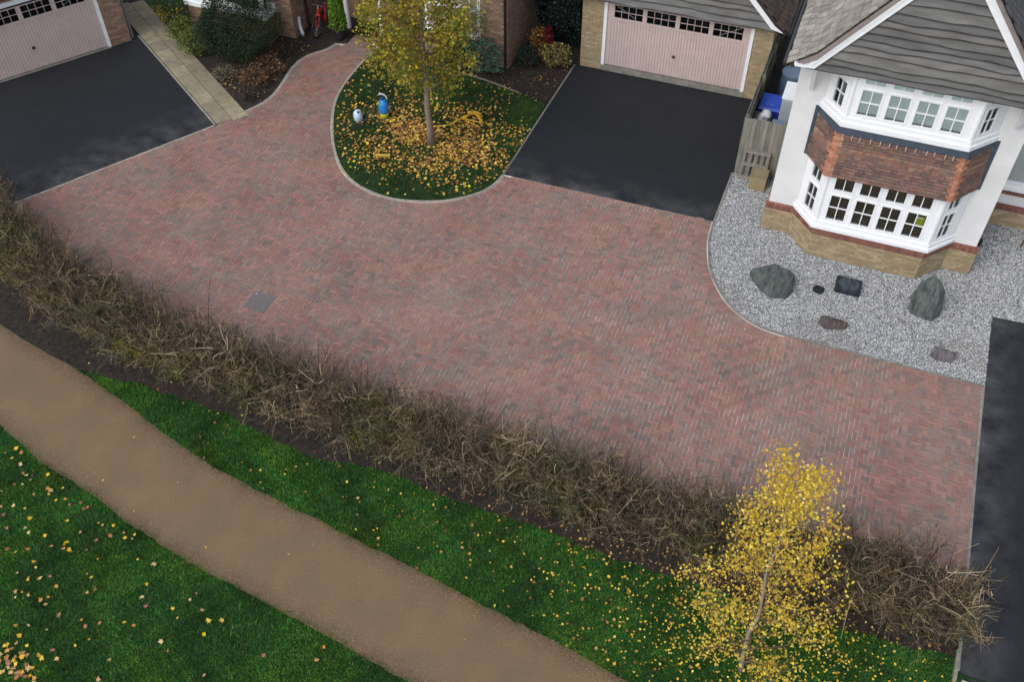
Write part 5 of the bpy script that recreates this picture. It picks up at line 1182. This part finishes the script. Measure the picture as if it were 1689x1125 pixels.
put('crown', leaf_mesh('crown', P, rng.uniform(.03, .066, len(P)), pick(BIR, len(P)), M_leaf, .5, .4), BT)

# ================================================================== THE CUT-BACK HEDGE AND ITS KNEE RAIL
hedge_line = smooth_line([(4.75, 11.05), (2.5, 11.0), (0, 11.0), (-3, 11.05), (-6, 11.12), (-9, 11.2), (-12, 11.45), (-14.5, 11.78), (-17, 12.45), (-19, 13.3), (-20.6, 14.2), (-22, 15.1)], 10)
hl = np.array(hedge_line); hs_ = np.concatenate([[0], np.cumsum(np.linalg.norm(np.diff(hl, axis=0), axis=1))])
def hpos(s): return np.stack([np.interp(s, hs_, hl[:, 0]), np.interp(s, hs_, hl[:, 1])], 1)
TW = [s2l(*c) for c in ((150, 132, 108), (126, 110, 92), (104, 90, 78), (84, 72, 64), (170, 152, 124), (96, 92, 70), (116, 98, 84))]
def hedge(name, label, s0, s1, dens, green, seed, clumps):
    t = thing(name, label, 'hedge', tuple(hpos(np.array([(s0+s1)/2]))[0]) + (0,), 'clipped twiggy hedge'); n = int((s1-s0)*dens)
    s = rng.uniform(s0, s1, n); P = hpos(s); P = P + np.stack([rng.normal(0, .18, n), np.where(rng.random(n) < .12, rng.uniform(.2, .75, n), np.clip(rng.normal(-.1, .24, n), -.42, .2))], 1)
    lump = lambda q: 1 + .14*np.sin(q*2.3+seed)+.11*np.sin(q*5.9+2*seed)+.07*np.sin(q*13)
    hv = lump(s); P3 = np.concatenate([P, np.full((n, 1), -.03)], 1); off = (P[:, 1]-hpos(s)[:, 1])
    D = rng.normal(0, .5, (n, 3)); D[:, 1] = np.where(off > 0, D[:, 1]*.7, D[:, 1]) + np.clip(off, -.25, .1)*.8; D[:, 0] = np.where(P[:, 0] > 4.3, -np.abs(D[:, 0])*.6, D[:, 0]); D[:, 2] = np.abs(rng.normal(1.0, .3, n))+.3; D = unit(D)
    L_ = np.where(P[:, 0] > 4.0, .8, 1.0)*np.clip(rng.normal(1.08, .18, n), .45, 1.45)*hv*(1-.55*np.clip(np.abs(off)-.25, 0, .6))
    dark = pick([s2l(*c) for c in ((66, 55, 48), (54, 46, 40), (80, 68, 57), (62, 60, 45))], n)
    put('stems', twig_mesh('stems', P3, D, L_, .009, .005, dark, M_twig, .12, 0, 4, 3), t)
    k = 9; i1_ = np.repeat(np.arange(n), k); f = rng.uniform(.32, 1.0, n*k); B = twig_points(P3[i1_], D[i1_], L_[i1_], f)
    D1 = unit(D[i1_]*.7 + rng.normal(0, .8, (n*k, 3)) + [0, 0, .12]); L1_ = rng.uniform(.12, .45, n*k)
    tipz = B[:, 2] + D1[:, 2]*L1_; cut = np.where(rng.random(n*k) < .06, 1.5, 1.2)*hv[i1_]
    keep = (tipz < cut) & (tipz > .05) & (B[:, 0] + D1[:, 0]*L1_*1.2 < 5.08); B, D1, L1_, i1_ = B[keep], D1[keep], L1_[keep], i1_[keep]
    sz = s[i1_]; zone = np.sin(sz*3.1+seed*2)+.8*np.sin(sz*7.7+seed); zg = np.sin(sz*1.7+seed*3)+.6*np.sin(sz*4.3)
    warm = pick([s2l(*c) for c in ((172, 148, 114), (150, 124, 96), (186, 164, 128))], len(B)); cool = pick(TW, len(B), .18); olive = pick([s2l(*c) for c in ((112, 112, 74), (96, 98, 66), (128, 124, 84))], len(B))
    c1 = np.where((zone > rng.normal(.9, .5, len(B)))[:, None], warm, cool); c1 = np.where(((zg > rng.normal(.7, .5, len(B))) & (B[:, 2] < .9))[:, None], olive, c1)
    c1 = np.clip(c1*np.array([.9, .88, .84])*rng.uniform(.35, 1.6, (len(B), 1)), .004, 1)
    put('twigs', twig_mesh('twigs', B, D1, L1_, .0052, .003, c1, M_twig, .42, .05, 4, 3), t)
    m = len(B)*2; j = np.repeat(np.arange(len(B)), 2); B2 = twig_points(B[j], D1[j], L1_[j], rng.uniform(.3, 1, m)); D2 = unit(D1[j]*.6+rng.normal(0, .8, (m, 3))+[0, 0, .1]); L2_ = rng.uniform(.06, .2, m)
    keep = B2[:, 2]+D2[:, 2]*L2_ > .03; c2_ = np.clip(c1[j]*rng.uniform(.75, 1.25, (m, 1)), .004, 1)
    tag(put('twiglets', twig_mesh('twiglets', B2[keep], D2[keep], L2_[keep], .0038, .0024, c2_[keep], M_twig, .3, 0, 2, 3), t), kind='stuff')
    # thick pale sawn-off limbs that arch out of the clipped top in clumps
    CB = []; CD = []; CL = []
    for sc_, amt in clumps:
        ss = rng.normal(sc_, .38, amt); q0 = hpos(ss) + np.stack([rng.normal(0, .1, amt), rng.normal(-.1, .3, amt)], 1); hz = rng.uniform(.5, 1.12, amt)*lump(ss)
        CB.append(np.concatenate([q0, hz[:, None]], 1)); dd = rng.normal(0, .8, (amt, 3)); dd[:, 2] = rng.normal(.25, .45, amt); CD.append(dd); CL.append(rng.uniform(.12, .36, amt))
    CB, CD, CL = np.concatenate(CB), np.concatenate(CD), np.concatenate(CL); ok_ = CB[:, 0] + unit(CD)[:, 0]*CL*1.3 < 4.95; CB, CD, CL = CB[ok_], CD[ok_], CL[ok_]
    put('cut_limbs', twig_mesh('cut_limbs', CB, CD, CL, .008, .005, pick([s2l(*c) for c in ((182, 158, 124), (160, 134, 104), (202, 182, 150), (140, 114, 90))], len(CB)), M_twig, .6, .1, 5, 4), t)['kind'] = 'stuff'
    q_ = rng.random(m) < .42; BL = B2[q_]+rng.normal(0, .03, (q_.sum(), 3)); sj = s[i1_[j]][q_]
    cb_ = pick([s2l(*c) for c in ((104, 78, 58), (84, 64, 50), (126, 98, 70), (82, 78, 52), (100, 96, 60), (70, 56, 46))], len(BL))
    for (sc_, wd, col) in green:
        g_ = (np.abs(sj-sc_) < wd*rng.uniform(.4, 1.2, len(BL))) & (BL[:, 2] < .95); cb_[g_] = pick(col, int(g_.sum()))
    BL[:, 2] = np.maximum(BL[:, 2], .02)
    tag(put('leaves', leaf_mesh('leaves', BL, rng.uniform(.022, .048, len(BL)), cb_, M_leaf, .4), t), kind='stuff')
    for (sc_, wd, col) in green:                        # fresh leafy patch low on the path side
        n2 = int(800*wd/.5); ss = rng.normal(sc_, wd*.5, n2); pp_ = hpos(ss) + np.stack([rng.normal(0, .1, n2), rng.normal(-.5, .12, n2)], 1)
        put('fresh_leaves', leaf_mesh('fresh_leaves', np.concatenate([pp_, rng.uniform(.06, .7, (n2, 1))], 1), rng.uniform(.025, .05, n2), pick(col, n2), M_leaf, .4), t)
    return t
def s_at(x): return float(hs_[np.argmin(np.abs(hl[:, 0]-x))])
YG = [s2l(*c) for c in ((150, 150, 44), (122, 132, 40), (96, 116, 40), (168, 158, 52))]; OG = [s2l(*c) for c in ((84, 92, 50), (70, 80, 44), (98, 102, 58))]
hedge('hedge', 'short end of the twiggy hedge right of the golden birch', s_at(4.7), s_at(1.75), 140, [(s_at(4.4), .6, OG)], 1.0, [(s_at(3.6), 90), (s_at(2.7), 80), (s_at(4.4), 50)])
hedge('hedge', 'long bare twiggy clipped hedge between paving and verge', s_at(1.55), s_at(-21.0), 104, [(s_at(-13.6), .7, YG), (s_at(-12.2), .3, YG), (s_at(-17.6), .4, YG), (s_at(-9.6), .4, OG), (s_at(-10.6), .3, OG), (s_at(-19.4), .7, YG), (s_at(-7.4), .2, YG), (s_at(-5.6), .25, OG), (s_at(-2.6), .4, OG), (s_at(-.4), .3, OG), (s_at(-16), .4, OG)], 2.2, [(s_at(-4.0), 90), (s_at(-4.6), 40), (s_at(-12.4), 70), (s_at(-11.0), 60), (s_at(-7.7), 50), (s_at(-9.4), 50), (s_at(-2.0), 30), (s_at(-15), 40), (s_at(.6), 30)])
kr = thing('knee_rail_fence', 'low mossy timber knee rail running inside the hedge', 'fence', (-8, 11.7, 0))
kl = smooth_line([(4.5, 11.62), (1, 11.60), (-4, 11.55), (-8, 11.68), (-12, 11.98), (-15, 12.5), (-18, 13.4), (-20, 14.3)], 6)
ka = np.array(kl); ks = np.concatenate([[0], np.cumsum(np.linalg.norm(np.diff(ka, axis=0), axis=1))]); kt = ks[-1]; npst = int(kt/1.8)
pp = [(float(np.interp(kt*k/npst, ks, ka[:, 0])), float(np.interp(kt*k/npst, ks, ka[:, 1]))) for k in range(npst+1)]
for k, p in enumerate(pp):
    MB().box(p[0]-.055, p[0]+.055, p[1]-.055, p[1]+.055, -.05, .44, s2l(110, 112, 96)).build('post', M_wood, kr)
    MB().hexa([(p[0]-.06, p[1]-.06, .441), (p[0]+.06, p[1]-.06, .441), (p[0]+.06, p[1]+.06, .441), (p[0]-.06, p[1]+.06, .441), (p[0]-.05, p[1]-.05, .46), (p[0]+.05, p[1]-.05, .46), (p[0]+.05, p[1]+.05, .46), (p[0]-.05, p[1]+.05, .46)], s2l(126, 132, 128)).build('post_cap', M_plain, kr)
    if k < npst:
        a, b = Vector((*p, 0)), Vector((*pp[k+1], 0)); F = frame(a.x, a.y, b.x-a.x, b.y-a.y); L_ = (b-a).length
        MB().hexa([F(.06, -.04, .33), F(L_-.06, -.04, .33), F(L_-.06, .04, .33), F(.06, .04, .33), F(.06, -.02, .40), F(L_-.06, -.02, .40), F(L_-.06, .02, .40), F(.06, .02, .40)], s2l(96, 100, 74)).build('rail', M_wood, kr)

# ================================================================== FALLEN LEAVES
LF = [s2l(*c) for c in ((222, 176, 60), (206, 150, 70), (190, 150, 100), (176, 122, 76), (232, 200, 84), (214, 184, 130), (158, 112, 84), (224, 190, 40))]
LSH = []
for q_ in range(16):                                    # palmate leaf outlines, curled a little
    mb = MB(); R_ = random.Random(q_); k = rnd.uniform(.9, 1.08); col = tuple(min(1, v*k) for v in LF[q_ % 8]); pts = [(0, 0, .004)]
    for i in range(10):
        a = -1.35+i*2*1.35/9*1.75-1.05 + R_.uniform(-.08, .08); rr = (.5 if i % 2 == 0 else .27)*R_.uniform(.8, 1.1); pts.append((rr*math.sin(a), rr*math.cos(a), R_.uniform(0, .16)*rr))
    mb.add(pts, [(0, i+1, i) for i in range(1, 10)] + [(0, 1, 10)], col); LSH.append(mb.mesh('fallen_leaf', M_dry))
LCOL = ['golden yellow', 'amber', 'tan', 'brown', 'pale yellow', 'buff', 'russet', 'bright yellow']
def leaf_thing(x, y, s, label, group, z):
    q_ = rnd.randrange(16); size = 'large' if s > .115 else 'small' if s < .085 else 'middling'
    label = label.replace('%', size+' '+LCOL[q_ % 8]); o = put('fallen_leaf', LSH[q_], None, (x, y, z)); o.scale = (s, s, s); o.rotation_euler = (rnd.uniform(-.35, .35), rnd.uniform(-.35, .35), rnd.uniform(0, 6.28))
    return tag(o, label, 'leaf', group)
cnt = 0
while cnt < 215:                                        # on the green below the path, thickening to the lower left
    x, y = rnd.uniform(-14.6, -4.5), rnd.uniform(3.4, 8.2)
    if y > float(np.interp(x, [p[0] for p in path_lo], [p[1] for p in path_lo]))-.1: continue
    if rnd.random() > math.exp(-max(0, (x+12.2))*.45)*.8+.06: continue
    leaf_thing(x, y, rnd.uniform(.055, .13), '% maple leaf on the grass, '+('near the footpath edge' if y > float(np.interp(x, [p[0] for p in path_lo], [p[1] for p in path_lo]))-1.1 else 'close to the leaf heap' if math.hypot(x+11.1, y-4.1) < 1.5 else 'far right part of the green' if x > -7.5 else 'left part of the green' if x < -10.5 else 'middle of the green'), 'leaves on the green', .0); cnt += 1
for k in range(46):
    x, y = rnd.gauss(-11.15, .22), rnd.gauss(4.1, .2)
    leaf_thing(x, y, rnd.uniform(.09, .15), '% maple leaf in the heap at the bottom left corner', 'leaf heap at the lower left', .005+.02*rnd.random())
for k in range(14):
    x = rnd.uniform(-13, 0); y = float(np.interp(x, [p[0] for p in path_lo], [p[1] for p in path_lo]))+rnd.uniform(.05, 1.9)
    leaf_thing(x, y, rnd.uniform(.05, .09), '% single leaf lying on the '+('left' if x < -8 else 'middle' if x < -4 else 'right')+' stretch of the tan footpath', 'leaves on the footpath', -.024)
def litter(name, label, P, s0, s1, pal, z=.02):
    n = len(P); pos = np.concatenate([P, rng.uniform(z, z+.025, (n, 1))], 1)
    return tag(put(name, leaf_mesh(name, pos, rng.uniform(s0, s1, n), pick(pal, n, .15), M_dry, .5, .42, .55)), label, 'leaf litter', kind='stuff')
P = np.stack([rng.normal(-10.35, 1.4, 6200), rng.normal(21.25, .98, 6200)], 1); P = P[P[:, 1] > 19.0]; e = near_curve(P)
clus = (np.sin(P[:, 0]*3.1+1.2*np.sin(P[:, 1]*2.3))+np.sin(P[:, 1]*4.1+P[:, 0]))*.5
P = P[in_poly(P, lawn_poly) & (e > .1) & (clus > rng.normal(-.35, .6, len(P)))]
MLF = [s2l(*c) for c in ((218, 182, 70), (204, 160, 64), (186, 140, 66), (160, 112, 58), (226, 198, 92), (200, 164, 98), (146, 102, 60), (118, 84, 56))]
litter('leaf_litter', 'yellow and brown maple leaves strewn over the round lawn', P, .045, .115, MLF + MLF[5:])
P = sample(lawn_poly, 12); litter('leaf_litter', 'scattered pale leaves across the outer round lawn', P, .05, .09, MLF)
P = np.stack([rng.normal(1.0, 1.7, 1150), rng.normal(9.1, .75, 1150)], 1); P = P[in_poly(P, verge) | in_poly(P, soil_front + hedge_back_s)]; P = P[P[:, 1] < 10.7]
litter('leaf_litter', 'small golden birch leaves strewn over the verge', P, .03, .065, BIR + MLF[:3], .005)
P = np.stack([rng.uniform(-12, 1, 520), rng.uniform(7.9, 10.6, 520)], 1); P = P[in_poly(P, verge) & (rng.random(len(P)) < .25+.06*(P[:, 0]+12))] 
litter('leaf_litter', 'few scattered leaves along the long grass verge', P, .035, .085, MLF, .005)
P = np.stack([rng.uniform(-17, 4.5, 1500), rng.uniform(9.95, 10.75, 1500)], 1); P = P[in_poly(P, soil_front + hedge_back_s) & (rng.random(len(P)) < np.clip(.12+.09*(P[:, 0]+10), .12, .9))]
litter('leaf_litter', 'brown leaves on bare soil at the hedge foot', P, .03, .075, [s2l(*c) for c in ((120, 84, 60), (150, 110, 70), (96, 70, 54), (186, 150, 84))], -.02)
P = np.concatenate([np.stack([rng.uniform(-10.5, -8, 160), rng.uniform(24.2, 26.2, 160)], 1), np.stack([rng.uniform(-17.8, -16.1, 420), rng.uniform(21.2, 24.6, 420)], 1)])
litter('leaf_litter', 'dull leaves scattered over the planting beds', P, .035, .075, MLF[2:4]+MLF[5:]+MLF[6:], .0)
